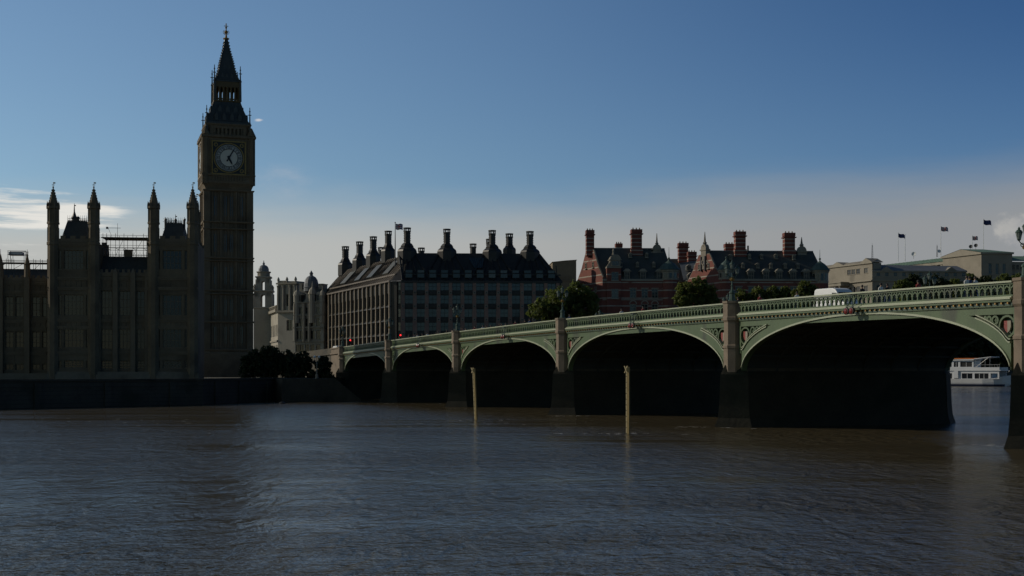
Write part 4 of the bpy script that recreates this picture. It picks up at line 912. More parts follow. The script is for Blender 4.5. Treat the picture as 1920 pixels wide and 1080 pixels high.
# low wing further left
pw = Pl(1600, 520, ANG_L); 
b = MB(Pl(1590, 615, 3).mat()); pz = Pl(1590, 615, 3); b.wall(pz.x(1548), pz.x(1594), 6, pz.z(1570, 514), [(pz.x(p)-.9, pz.x(p)+.9, pz.z(1570, q+8), pz.z(1570, q)) for p in (1558, 1571, 1584) for q in (524, 546)], .3); b.box(pz.x(1548), pz.x(1594), .4, 10, 6, pz.z(1570, 514.5)); wg = b.build('wing', M['port'], st_)
for p in (1558, 1571, 1584):
    for q in (524, 546): window(st_, pz, pz.x(p), pz.z(1570, q+8), 1.8, 8*615/F, M['port2'], M['glass'], y=.1)
b = MB(pz.mat()); b.box(pz.x(1547), pz.x(1595), -.5, 10, pz.z(1570, 514), pz.z(1570, 512)); b.build('parapet', M['port2'], wg)
flush_windows(st_)
# the long copper roofed ministry
d = 700; pc = Pl(1840, d, 3); X = pc.x; Z = lambda q: pc.z(1870, q); fa = pc.o-BU*238; pcl = Pl(960+fa.x/fa.y*F, fa.y, ANG_L)
mn = thing('copper_roof_ministry', 'large pale ministry with long green copper roof and a corner pavilion', 'government building', (pc.o.x, pc.o.y, 6))
ze = Z(474); b = MB(pc.mat()); xw = X(1898); aw = [(X(q)-.9, X(q)+.9, Z(514), Z(494)) for q in (1857, 1870, 1883)]
b.wall(0, xw, 6, ze, aw, .5); b.box(.1, xw, .6, 16, 6, ze-.1); b.build('pavilion_wall', M['port'], mn)
for q in (1857, 1870, 1883): window(mn, pc, X(q), Z(514), 1.8, 20*d/F, M['port2'], M['glass'], y=.2, head='arch', nz=3)
b = MB(pc.mat()); b.box(-.5, xw+.6, -.8, -.003, ze-.7, ze+.2); b.box(0, xw, -.3, -.003, Z(516.5), Z(515)); b.build('cornice', M['port2'], mn)
W = 30.0; pv = Pl(1840, d, ANG_L); fa2 = pc.o-BU*W; pv = Pl(960+fa2.x/fa2.y*F, fa2.y, ANG_L)
b = MB(pv.mat()); b.box(0, W, 0, 6, 6, ze); b.build('pavilion_side', M['port'], mn)
b = MB(pv.mat()); b.ext([(-1, ze+.01), (W+.8, ze+.01), (W/2, Z(463.5))], -.7, 2); b.box(-1, W+.6, -.8, -.02, ze-.7, ze); b.build('pediment', M['port2'], mn)
e0 = pv.pt(-1, -.7); e1 = pv.pt(W+.8, -.9); em = pv.pt(W/2, -.75); f1 = pc.pt(xw+1, -1); f0 = f1+(e0-e1); fm = (f1+f0)/2
zr = Z(463); b = MB(); fmh = fm+(em-fm).normalized()*6
b.add([v3(e1, ze+.2), v3(f1, ze+.2), v3(fmh, zr), v3(em, zr), v3(f0, ze+.2), v3(e0, ze+.2)], [(0, 1, 2, 3), (3, 2, 4, 5), (1, 4, 2)]); b.build('pavilion_roof', M['copper'], mn)
# long side: colonnade attic, walls, copper slope (recedes to the left)
LL2 = 238-W; zc = ze-2.2
b = MB(pcl.mat()); b.box(0, LL2, 4, 18, 6, zc-8); b.box(0, LL2, 6, 18, zc-7.99, zc); b.build('long_wall', M['port'], mn)
b = MB(pcl.mat())
for i in range(48): x = LL2-1.5-i*4.3; b.box(x-.8, x+.8, 4, 5.2, zc-8+.003, zc-1.3)
b.box(0, LL2, 3.6, 6.5, zc-1.297, zc+.3); b.box(0, LL2, 3.5, 4.4, zc-8, zc-7.6); b.build('colonnade', M['port2'], mn)
b = MB(pcl.mat())
b.add([(0, 3.2, zc+.3), (LL2, 3.2, zc+.3), (LL2, 11, zc+3.2), (0, 11, zc+3.2), (0, 19, zc+.3), (LL2, 19, zc+.3)], [(0, 1, 2, 3), (3, 2, 5, 4)])
for i in range(60): x = LL2*i/59; b.tube((x, 3.2, zc+.36), (x, 11, zc+3.26), .12, .12, 4)
b.build('long_roof', M['copper'], mn)
b = MB(pcl.mat())
for x in (20, 33, 52, 71, 90, 108, 120): b.box(x-.5, x+.5, 10.4, 11.6, zc+2.6, zc+4.6); b.tube((x+2, 11, zc+3), (x+2, 11, zc+6), .08, .05, 5)
b.build('roof_vent', M['lead'], mn)
b = MB(pc.mat()); b.box(X(1899), X(1960), 2, 20, 6, Z(490)); b.build('wing_wall', M['port'], mn)
b = MB(pc.mat()); b.add([(X(1899), 1.5, Z(489)), (X(1960), 1.5, Z(489)), (X(1960), 10, Z(477)), (X(1899), 10, Z(477))], [(0, 1, 2, 3)]); b.build('wing_roof', M['copper'], mn)
for q in (1903, 1911, 1919): window(mn, pc, X(q), Z(505), 1.7, 2.6, M['port2'], M['glass'], y=1.9); window(mn, pc, X(q), Z(522), 1.7, 2.6, M['port2'], M['glass'], y=1.9)
# ------------------------------------------------------------------ baroque treasury, domed block
d = 470; pt_ = Pl(521, d, 12); Zt = lambda q: CH+(HZ-q)/F*d; m = d/F
ty = thing('baroque_tower', 'pale baroque stone tower with open arches and a small dome', 'tower', (*P(494.5, 0, d).xy, 4))
T = Matrix.Translation((*P(494.5, 0, d).xy, 0)) @ Matrix.Rotation(R(5), 4, 'Z'); b = MB(T)
def sqm(b, prof, n=4): b.lathe([(w/2*m, Zt(py)) for w, py in prof], 0, 0, n, math.pi/4 if n == 4 else None)
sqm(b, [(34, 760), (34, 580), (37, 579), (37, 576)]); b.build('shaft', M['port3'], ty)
b = MB(T); hw = 33/2*m
for (w, pa, pc_) in ((33, 576, 548), (25, 545, 522)):
    hw = w/2*m
    for sx_ in (-1, 1):
        for sy_ in (-1, 1): b.box(min(sx_*hw, sx_*hw*.24), max(sx_*hw, sx_*hw*.24), min(sy_*hw, sy_*hw*.24), max(sy_*hw, sy_*hw*.24), Zt(pa), Zt(pc_+9)); b.lathe([(.35, Zt(pa)), (.3, Zt(pc_+3))], sx_*hw*1.0, sy_*hw*1.0, 8)
    for s in range(4):
        b.T = T @ Matrix.Rotation(s*math.pi/2, 4, 'Z'); n = 8; r = hw*.24; z = Zt(pc_+9)
        b.ext([(-hw, z+.003), (-r, z+.003)]+[(-r*math.cos(math.pi*i/n), z+.003+r*math.sin(math.pi*i/n)) for i in range(1, n)]+[(r, z+.003), (hw, z+.003), (hw, Zt(pc_)), (-hw, Zt(pc_))], -hw, -hw*.4)
    b.T = T; sqm(b, [(w+1, pc_), (w+4, pc_-1), (w+4, pc_-3), (w-4, pc_-3.2)])
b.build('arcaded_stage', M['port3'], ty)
b = MB(T); sqm(b, [(22, 519), (22, 512)], 8)
for s in range(8):
    b.T = T @ Matrix.Rotation(s*math.pi/4, 4, 'Z'); b.ring((0, Zt(515.5)), .5, .18, -11.3*m, -10.9*m, 12); b.k = 0
b.T = T; sqm(b, [(24, 512), (26, 511), (26, 509.5), (18, 509)], 8); b.build('drum', M['port2'], ty)
b = MB(T); sqm(b, [(19, 509), (18.5, 504), (15, 500), (9, 497.5), (4, 497), (4, 495), (5, 494.5), (2, 492), (.6, 488)], 12); b.build('dome', M['lead'], ty)
b = MB(T)
for sx_ in (-1, 1):
    for sy_ in (-1, 1): b.lathe([(.5, Zt(545)), (.4, Zt(540)), (.6, Zt(539)), (.05, Zt(533))], sx_*15*m, sy_*15*m, 6)
b.build('urn', M['port2'], ty)
plT = Pl(497, 480, -48)
tr_ = thing('treasury_block', 'pale classical stone block with arched windows below the baroque tower', 'government building', (plT.o.x, plT.o.y, 4))
q0 = P(491, 0, 492); q1 = P(521, 0, 446); ang = math.degrees(math.atan2(q1.y-q0.y, q1.x-q0.x)); plT = Pl(491, 492, ang); L = (q1.xy-q0.xy).length
zt = CH+(HZ-588)/F*446+1.5; cs = [L*(i+.5)/9 for i in range(9)]; rw = [(10.5, 14.5), (17.5, 21.5)]
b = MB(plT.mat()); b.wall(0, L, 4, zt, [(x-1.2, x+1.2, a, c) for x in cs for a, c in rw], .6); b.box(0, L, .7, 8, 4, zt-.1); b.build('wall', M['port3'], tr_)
for x in cs:
    for a, c in rw: window(tr_, plT, x, a, 2.4, c-a, M['port2'], M['glass'], y=.3, head='arch')
b = MB(plT.mat()); b.box(-.3, L, -.9, -.003, zt-.9, zt); b.box(-.3, L, -.4, -.003, 15.6, 16.2)
for i in range(26): b.box(L*i/26, L*i/26+.5, -.6, -.2, zt+.003, zt+1.1)
b.box(0, L, -.7, -.1, zt+1.103, zt+1.4); b.build('balustrade', M['port2'], tr_)
pv = Pl(521, 446, -26); X = pv.x; Z = lambda q: pv.z(537, q)
b = MB(pv.mat()); x1 = X(556); ops = [(x1*.62-1.4, x1*.62+1.4, Z(574), Z(552)), (x1*.62-1.2, x1*.62+1.2, Z(620), Z(600))]
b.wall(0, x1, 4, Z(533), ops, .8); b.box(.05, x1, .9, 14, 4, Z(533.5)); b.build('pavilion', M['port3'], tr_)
b = MB(pv.mat()); b.box(-.5, x1+.5, -.8, -.004, Z(586), Z(582)); b.box(-.4, x1+.4, -.6, 14, Z(533)+.003, Z(530)); b.box(.2, 3, -.3, 8, Z(530)+.003, Z(526)); b.box(x1-2.2, x1, -.3, 8, Z(530)+.003, Z(527.5))
for x in (.4, 2.6, x1-2.4, x1-.4): b.lathe([(.5, Z(582)), (.42, Z(540)), (.6, Z(535))], x, -.3, 8)
b.build('cornice', M['port2'], tr_)
b = MB(pv.mat())
for q in range(3): x = .3+(x1-.6)*q/2; b.lathe([(.35, Z(526)-.6), (.3, Z(526)), (.45, Z(526)+.2), (.3, Z(526)+.8), (.04, Z(526)+1.3)], x, -.1, 6)
b.build('urn', M['port3'], tr_)
window(tr_, pv, x1*.62, Z(574), 2.8, 22*446/F, M['port2'], M['glass'], y=.5, head='arch', nz=3); window(tr_, pv, x1*.62, Z(620), 2.4, 20*446/F, M['port2'], M['glass'], y=.5, nz=3)
flush_windows(tr_)
d = 392; pd = Pl(553, d, -20); X = pd.x; Z = lambda q: pd.z(580, q)
dm = thing('domed_block', 'narrow stone block with grey dome and dormers beside the office block', 'building', (pd.o.x, pd.o.y, 4))
x1 = X(607); cs = [X(q) for q in (558.5, 566, 576, 586, 597)]; rw = [(Z(660), Z(646)), (Z(636), Z(620)), (Z(612), Z(597)), (Z(588), Z(576))]
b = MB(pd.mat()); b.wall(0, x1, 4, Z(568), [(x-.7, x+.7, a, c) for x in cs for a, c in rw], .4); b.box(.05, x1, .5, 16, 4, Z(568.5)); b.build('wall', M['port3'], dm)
for x in cs:
    for a, c in rw: window(dm, pd, x, a, 1.4, c-a, M['port2'], M['glass'], y=.15, nz=2, head='flat')
b = MB(pd.mat())
for q in (568, 592, 615, 641): b.box(-.3, x1+.3, -.6, -.004, Z(q), Z(q-2))
for x in (X(554.5), X(571), X(581)): b.lathe([(.45, Z(641)), (.45, Z(569))], x, -.25, 8)
b.build('string_course', M['port2'], dm)
b = MB(pd.mat()); b.loft([[(0, .3, Z(568)), (x1, .3, Z(568)), (x1, 14, Z(568)), (0, 14, Z(568))], [(1, 3, Z(541)), (x1-.5, 3, Z(541)), (x1-.5, 12, Z(541)), (1, 12, Z(541))]]); b.build('mansard_roof', M['slate'], dm)
for q in (559, 585, 598): gable_dormer(dm, pd, X(q), Z(565), 2.0, 2.0, M['port3'], y=.1)
b = MB(pd.mat()); xc = X(571.5); r = 14*d/F
b.lathe([(r*1.0, Z(545)), (r*1.0, Z(538)), (r*1.08, Z(537.5)), (r*.98, Z(536)), (r*.95, Z(530)), (r*.83, Z(523)), (r*.6, Z(518)), (r*.3, Z(515.5)), (r*.22, Z(515)), (r*.22, Z(511)), (r*.28, Z(510.6)), (r*.18, Z(509)), (.05, Z(505))], xc, 4, 14); b.build('dome', M['lead'], dm)
b = MB(pd.mat()); b.box(X(586), X(593), 4, 7, Z(548), Z(532)); b.box(X(585.4), X(593.6), 3.8, 7.2, Z(532)+.003, Z(530.5)); b.box(X(552), X(557), 3, 6, Z(545), Z(529)); b.build('chimney', M['port3'], dm)
for q, r_, h_ in ((556, .9, 4.2), (585, 1.0, 5.0), (604, .8, 4.0)):
    b = MB(pd.mat()); x = X(q); z0 = Z(568); b.lathe([(r_, z0-6), (r_, z0+h_*.5), (r_*1.2, z0+h_*.52), (r_*1.1, z0+h_*.6), (r_*.8, z0+h_*.8), (r_*.2, z0+h_*.95), (.04, z0+h_*1.3)], x, .2, 8); b.build('corner_turret', M['port3'], dm)
b = MB(pd.mat()); b.ext([(X(571), Z(568)+.01), (X(583), Z(568)+.01), (X(580), Z(560)), (X(579), Z(554)), (X(577), Z(550)), (X(575), Z(554)), (X(574), Z(560))], -.3, 1.2); b.build('shaped_gable', M['port3'], dm)
flush_windows(dm)
# ------------------------------------------------------------------ the bridge
import numpy as np
PT = [0, 31.5, 66.2, 104.5, 144.15, 182.8, 217.5, 248]
_pf = np.polyfit([-40, 0, 31.5, 66.2, 104.5, 143.9, 182.2, 217, 250], [9.7, 10.43, 10.95, 11.62, 12.10, 12.31, 12.06, 11.45, 10.6], 4)
zt = lambda t: float(np.polyval(_pf, t))
PB = Pl(960, 100, ANG_L); PB.o = A0.copy(); TB = PB.mat(); WB = 25.6
def tpx(px, v=0): k = (px-960)/F; return (k*(A0.y+.387*v)-A0.x-.922*v)/(.387+.922*k)
br_ = thing('arch_bridge', 'green iron arch bridge on granite piers crossing the river', 'bridge', (A0.x, A0.y, 0))
ZS = 5.5
def strip(b, xs, lo, hi, y0, y1):
    """solid strip between two height functions"""
    n = len(xs); vs = []
    for x in xs: vs += [(x, y0, lo(x)), (x, y0, hi(x)), (x, y1, hi(x)), (x, y1, lo(x))]
    fs = []
    for i in range(n-1):
        for j in range(4): fs.append((4*i+j, 4*i+(j+1) % 4, 4*i+4+(j+1) % 4, 4*i+4+j))
    fs += [(0, 1, 2, 3), tuple(range(4*n-1, 4*n-5, -1))]; b.add(vs, fs)
def frange(a, c, n): return [a+(c-a)*i/n for i in range(n+1)]
deck = MB(TB); xs = frange(-60, 247, 80); strip(deck, xs, lambda x: zt(x)-1.75, lambda x: zt(x)-1.25, .45, WB-.45)
deck.k = 1; strip(deck, xs, lambda x: zt(x)-1.247, lambda x: zt(x)-1.10, .5, 3.6); strip(deck, xs, lambda x: zt(x)-1.247, lambda x: zt(x)-1.10, WB-3.6, WB-.5)
deck.build('deck', [M['asphalt'], M['paving']], br_)
for i in range(6):
    x0, x1 = PT[i]+1.55, PT[i+1]-1.55; c, a = (x0+x1)/2, (x1-x0)/2; zc = zt(c)-(1.72 if i < 2 else 1.9)
    fi = lambda x, q=0.: ZS+(zc-ZS+q*.8)*math.sqrt(max(0, 1-min(1, abs((x-c)/(a+q)))**2.12))
    xs = [c-a*math.cos(math.pi*k/44) for k in range(45)]; xs[0] += .001; xs[-1] -= .001
    th = lambda x: fi(x)+(.50+.75*abs((x-c)/a)**1.6) if abs(x-c) < a*.985 else fi(c+a*.985*(1 if x > c else -1))+1.25
    bt = lambda x: zt(x)-1.86                 # top of the fascia
    bl = lambda x: zt(x)-2.42                 # bottom of the fascia band
    for y0, y1, nm in ((-.04, .55, 1), (WB-.55, WB+.04, 0)):
        b = MB(TB); strip(b, xs, fi, lambda x: min(th(x), bt(x)-.004), y0, y1); ar = b.build('arch_rib', M['green'], br_)
        if not nm: 
            b = MB(TB); strip(b, xs, lambda x: min(th(x), bt(x)-.004)+.002, bt, y0+.1, y1-.1); b.build('spandrel', M['green'], ar); continue
        b = MB(TB)
        strip(b, xs[1:-1], lambda x: fi(x)-.03, lambda x: fi(x)+.13, -.16, -.042)
        lh = [x for x in xs if th(x) < bl(x)-.12]
        for side in (-1, 1):
            s_ = [x for x in lh if (x-c)*side > 0]
            if len(s_) > 2: strip(b, s_, lambda x: th(x)-.03, lambda x: th(x)+.06, -.16, .55); strip(b, s_, lambda x: th(x)+.20, lambda x: th(x)+.27, -.12, .5)
        b.build('moulding', M['pale'], ar)  # bright glints along the arch edges painted in as pale colour
        b = MB(TB); xb = frange(PT[i]+1.05, PT[i+1]-1.05, 40)
        strip(b, xb, bl, bt, -.01, .5)
        mid = [x for x in xs if th(x) >= bl(x)-.15]
        if len(mid) > 1: strip(b, mid, lambda x: min(th(x), bt(x)-.004)+.002, lambda x: max(bl(x)-.002, min(th(x), bt(x)-.004)+.004), -.008, .5)
        b.build('fascia', M['green'], br_)
        for side in (-1, 1):                  # recessed spandrels with circle tracery and a shield
            s_ = sorted(x for x in lh if (x-c)*side > 0)
            if len(s_) < 3: continue
            e = PT[i]+1.05 if side < 0 else PT[i+1]-1.05
            s2 = ([e]+s_) if side < 0 else (s_+[e])
            b = MB(TB); strip(b, s2, lambda x: th(min(max(x, x0+.3), x1-.3))-.5, lambda x: bl(x)-.002, .40, .54); sp_ = b.build('spandrel', M['dgreen'], br_)
            b = MB(TB); x = e-side*.12; first = None
            for k in range(9):
                r = .2; rr = 1.6
                while rr > .12:
                    xc_ = x-side*rr
                    if bl(xc_)-th(min(max(xc_, x0+.3), x1-.3)) > 2*rr+.12 and bl(xc_+side*0)-th(min(max(xc_-side*0+side*rr*.55, x0+.3), x1-.3)) > 2*rr*.8: break
                    rr -= .04
                if rr < .14: break
                zc_ = bl(xc_)-rr-.05
                b.ring((xc_, zc_), rr-.07, .075, .02, .38, 18)
                for j in range(4): a_ = j*math.pi/2+.785; b.ring((xc_+rr*.48*math.cos(a_), zc_+rr*.48*math.sin(a_)), rr*.34, .045, .10, .32, 10) if k else None
                if k == 0: first = (xc_, zc_, rr)
                x = xc_-side*rr
            strip(b, [e-.16, e+.16] if False else sorted([e, e-side*.3]), lambda q: th(min(max(q, x0+.3), x1-.3))-.4, lambda q: bl(q)-.004, -.005, .39)
            b.build('tracery', M['green'], sp_)
            if first and first[2] > .5:
                xc_, zc_, rr = first; q = rr*.5; b = MB(TB)
                b.ext([(xc_-q*.8, zc_+q), (xc_, zc_+q), (xc_, zc_-q*1.1), (xc_-q*.5, zc_-q*.7), (xc_-q*.8, zc_-q*.1)], .06, .2); b.k = 1
                b.ext([(xc_+.002, zc_+q), (xc_+q*.8, zc_+q), (xc_+q*.8, zc_-q*.1), (xc_+q*.5, zc_-q*.7), (xc_+.002, zc_-q*1.1)], .058, .2)
                b.build('shield', [M['red'], M['port2']], sp_)
    # soffit and inner ribs
    b = MB(TB); n = len(xs)
    b.add([(x, y, fi(x)+.25) for x in xs for y in (.551, WB-.551)], [(2*k, 2*k+1, 2*k+3, 2*k+2) for k in range(n-1)]); b.build('soffit', M['under'], br_)
    b = MB(TB)
    for j in range(1, 7): y = .55+j*(WB-1.1)/7; strip(b, xs, lambda x: fi(x)-.05, lambda x: fi(x)+.24, y-.12, y+.12)
    for k in range(4, 41, 3): b.box(xs[k]-.08, xs[k]+.08, .56, WB-.56, fi(xs[k])-.01, fi(xs[k])+.22)
    b.build('inner_rib', M['under'], br_)
    # cornice with gilt dentils, open parapet, rails
    xp = frange(PT[i]+1.28, PT[i+1]-1.28, 36)
    for y0, y1, sg in ((-.42, .45, -1), (WB-.45, WB+.42, 1)):
        b = MB(TB); strip(b, xp, lambda x: zt(x)-1.34, lambda x: zt(x)-1.22, y0, y1); strip(b, xp, lambda x: zt(x)-1.217, lambda x: zt(x)-1.13, y0+(.14 if sg < 0 else 0), y1-(0 if sg < 0 else .14)); b.k = 1; strip(b, xp, lambda x: zt(x)-1.52, lambda x: zt(x)-1.343, y0+(.08 if sg < 0 else 0), y1-(0 if sg < 0 else .08)); strip(b, xp, lambda x: zt(x)-1.857, lambda x: zt(x)-1.523, y0+(.26 if sg < 0 else 0), y1-(0 if sg < 0 else .26)); co = b.build('cornice', [M['pale'], M['green']], br_)
        if sg < 0:
            b = MB(TB); L = xp[-1]-xp[0]; n = int(L/.62)
            for k in range(n): x = xp[0]+(k+.5)*L/n; b.box(x-.06, x+.06, -.34, -.163, zt(x)-1.70, zt(x)-1.56)
            b.k = 1; strip(b, xp, lambda x: zt(x)-1.80, lambda x: zt(x)-1.53, -.175, -.165); b.build('dentil_course', [M['gold'], M['dgreen']], co)
        y0, y1 = (-.20, .14) if sg < 0 else (WB-.14, WB+.20)
        b = MB(TB); strip(b, xp, lambda x: zt(x)-.13, lambda x: zt(x), y0-.06, y1+.06); b.build('top_rail', M['pale'], br_)
        b = MB(TB); L = xp[-1]-xp[0]; n = int(L/.62); ym = (y0+y1)/2
        strip(b, xp, lambda x: zt(x)-.27, lambda x: zt(x)-.173, ym-.10, ym+.10); strip(b, xp, lambda x: zt(x)-1.127, lambda x: zt(x)-1.0, ym-.12, ym+.12)
        for k in range(n):
            x = xp[0]+(k+.5)*L/n; z = zt(x); b.box(x-.055, x+.055, ym-.08, ym+.08, z-1.0, z-.27)
            if sg < 0:
                w = L/n/2
                for s in (-1, 1): b.ext([(x+s*.05, z-.62), (x+s*.05, z-.50), (x+s*w, z-.30), (x+s*w, z-.42)], ym-.06, ym+.06)
                b.ring((x, z-.66), .10, .035, ym-.09, ym+.09, 6)
        b.build('parapet_tracery', M['green'], br_)
def hocta(r, n=5): return [(r*math.cos(math.pi*k/(n-1)), -r*math.sin(math.pi*k/(n-1))) for k in range(n)]
for i, t in enumerate(PT[:7]):
    z1 = zt(t)
    b = MB(TB); b.box(t-1.54, t+1.54, .6, WB-.6, -3, 5.9); b.box(t-1.3, t+1.3, .56, WB-.56, 5.9, z1-1.8)
    pier = b.build('pier', M['under'] if False else M['wet'], br_)
    for s, yc in ((1, 0), (-1, WB)):
        def oct_(r, z): return [(t+x, yc+s*y, z) for x, y in [(r, .5)]+[(r*math.cos(q), -r*math.sin(q)) for q in (R(22), R(67), R(113), R(158))]+[(-r, .5)]]
        b = MB(TB); b.loft([oct_(.98, 5.4), oct_(.98, 7.75), oct_(1.06, 7.78), oct_(1.06, 8.0), oct_(.94, 8.15), oct_(.94, z1-1.95)]); b.build('pier_shaft', M['granite'], pier)
        b = MB(TB); b.loft([oct_(.95, z1-1.95), oct_(1.08, z1-1.75), oct_(1.08, z1-1.5), oct_(1.02, z1-1.4), oct_(1.02, z1-.15), oct_(1.10, z1-.1), oct_(1.10, z1+.12)]); b.build('pier_cap', M['granite'], pier)
        def prow(w, p, z, pe=0): return [(t+w, yc+s*.6, z), (t, yc-s*p, z), (t-w, yc+s*.6, z)]
        b = MB(TB); b.loft([prow(2.5, 2.4, -3), prow(2.4, 2.25, -.1), prow(2.0, 1.8, .9), prow(1.85, 1.65, 2.2), prow(1.72, 1.5, 5.2), prow(.9, .98, 6.1)]); b.build('cutwater', M['weed'], pier)
    b = MB(TB)
    for s in (-1, 1): b.ext([(t+s*1.545, -3), (t+s*2.45, -3), (t+s*2.35, 0), (t+s*1.95, .9), (t+s*1.8, 2.2), (t+s*1.7, 5.2), (t+s*1.545, 5.5)], .62, WB-.62)
    b.build('pier_base', M['weed'], pier)
# approach wall west of the last pier
ap = thing('approach_wall', 'pale granite wall with a coping carrying the road beyond the last green arch', 'wall', (*PB.pt(-8, 0).xy, 0))
b = MB(TB); xs = frange(-9, -1.0, 4); strip(b, xs, lambda x: -3, lambda x: zt(x)-1.3, -.1, .6); b.box(-1.6, -1.0, -.5, .6, -3, zt(0)-1.3); b.build('wall_face', M['granite'], ap)
b = MB(TB); xs = frange(-70, -9.02, 12); strip(b, xs, lambda x: -3, lambda x: zt(x)-1.3, -.12, .6); b.build('stained_wall', M['wet'], ap); xs = frange(-9, -1.0, 4)  # shadow over the farther stretch put in as a darker material
b = MB(TB); strip(b, xs, lambda x: zt(x)-1.297, lambda x: zt(x)-1.0, -.4, .8); strip(b, xs, lambda x: zt(x)-.997, lambda x: zt(x)-.2, -.1, .4); strip(b, xs, lambda x: zt(x)-.197, lambda x: zt(x)+.05, -.25, .55); b.build('coping', M['granite'], ap)
b = MB(TB); xs = frange(-70, -9.02, 12); strip(b, xs, lambda x: zt(x)-1.297, lambda x: zt(x)-1.0, -.4, .8); strip(b, xs, lambda x: zt(x)-.997, lambda x: zt(x)+.05, -.1, .4); b.build('stained_coping', M['wet'], ap)  # coping of that stretch darkened for the same shadow
b = MB(TB); strip(b, frange(-420, -.3, 10), lambda x: 3, lambda x: zt(max(x, -60))-1.26, .61, WB); structure(b.build('road_embankment', M['asphalt']))
# ------------------------------------------------------------------ lamp posts on the bridge
def lamp_mesh():
    root = thing('street_lamp', '', 'street lamp')
    b = MB(); b.lathe([(.36, 0), (.36, .12), (.26, .2), (.24, .75), (.30, .8), (.30, .9), (.15, 1.05)], 0, 0, 8); b.build('pedestal', M['dgreen'], root)
    b = MB(); b.lathe([(.11, 1.05), (.09, 1.5), (.15, 1.55), (.08, 1.65), (.07, 2.0)], 0, 0, 8); b.lathe([(.055, 2.3), (.05, 3.15)], 0, 0, 8); b.build('post', M['dgreen'], root)
    b = MB(); b.lathe([(.08, 2.0), (.20, 2.08), (.24, 2.2), (.16, 2.34), (.06, 2.42)], 0, 0, 8)
    for i in range(4): a = i*math.pi/2+.5; b.ring((0, 2.2), .20, .03, -.03, .03, 8)
    b.build('gilt_boss', M['gold'], root)
    for s in (-1, 1):
        b = MB(); pts = [(s*(.06+.46*math.sin(q)), 0, 2.32+.28*(1-math.cos(q*1.9))*.6) for q in (0, .35, .7, 1.05, 1.4, 1.57)]; b.path(pts, .035, 6); b.ring((s*.26, 2.35), .13, .025, -.02, .02, 10); b.build('arm', M['dgreen'], root)
    for x, z in ((-.52, 2.72), (.52, 2.72), (0, 3.15)):
        b = MB(); b.lathe([(.10, z), (.13, z+.04), (.20, z+.48), (.21, z+.5)], x, 0, 8); la = b.build('lantern', M['lampg'], root)
        b = MB(); b.lathe([(.05, z-.1), (.12, z-.002)], x, 0, 8); b.lathe([(.25, z+.503), (.24, z+.54), (.17, z+.66), (.06, z+.74), (.09, z+.78), (.02, z+.92)], x, 0, 8)
        for j in range(8): a = j*math.pi/4+math.pi/8; b.tube((x+.115*math.cos(a), .115*math.sin(a), z), (x+.222*math.cos(a), .222*math.sin(a), z+.5), .018, .018, 4)
        b.build('lantern_frame', M['dgreen'], la)
    return root
lp0 = lamp_mesh(); first = True
names = ['beside the bus at the far end of the bridge', 'on the second visible pier from the far bank', 'on the pier in front of the dark office block', 'on the pier in front of the large green tree', 'on the pier before the right red brick house', 'on the nearest pier at the right picture edge']
farn = {2: 'on the far parapet, just right of the large green tree', 3: 'on the far parapet just left of a bigger lamp', 4: 'on the far parapet in front of the pale stone block', 1: 'on the far parapet in front of the office block'}
GL = 'three lantern lamps along the bridge'
def put_lamp(t, v, z, label):
    global first
    o = lp0 if first else copy_tree(lp0); first = False
    p = PB.pt(t, v); o.location = (p.x, p.y, z); o.rotation_euler = (0, 0, R(8)); o['label'] = label; o['group'] = GL
for i in range(6): put_lamp(PT[i], -.15, zt(PT[i])+.12, 'three lantern lamp '+names[i])
for i, nm in farn.items(): put_lamp(PT[i], 24.3, zt(PT[i])-.25, 'three lantern lamp '+nm)
# navigation lights hung over each arch
def nav():
    root = thing('navigation_light', '', 'navigation light')
    b = MB(); 
    for s in (-1, 1):
        x = s*.36; b.tube((x, -.75, -.55), (x, -.25, .75), .04, .04, 5); b.tube((x, -.75, -.5), (x, -.75, .55), .035, .035, 5); b.tube((x, -.75, .55), (x, -.1, .75), .035, .035, 5)
    b.tube((-.36, -.75, .55), (.36, -.75, .55), .04, .04, 5); b.tube((-.5, -.75, -.35), (.5, -.75, -.35), .05, .05, 5); b.build('bracket', M['dgreen'], root)
    for s in (-1, 1):
        b = MB(Matrix.Translation((s*.36, -.78, -.72)) @ Matrix.Rotation(R(90), 4, 'X')); b.lathe([(.27, -.12), (.30, 0), (.30, .10), (.24, .11)], 0, 0, 14); b.k = 1; b.lathe([(.24, .112), (.14, .17), (.02, .19)], 0, 0, 14); b.build('red_lamp', [M['black'], M['redlamp']], root)
    return root
nv0 = nav()
for k, (px, w) in enumerate(((790, 'x'), (951, 'arch in front of the office block'), (1194, 'arch in front of the left red brick house'), (1605, 'nearest arch, below the white van'))):
    o = nv0 if k == 0 else copy_tree(nv0); t = tpx(px+3); p = PB.pt(t, -.1); o.location = (p.x, p.y, zt(t)-.9); o.rotation_euler = (0, 0, PB.a)
    o['label'] = 'pair of red navigation lights on the '+(w if k else 'second arch from the far bank'); o['group'] = 'navigation lights over the bridge arches'
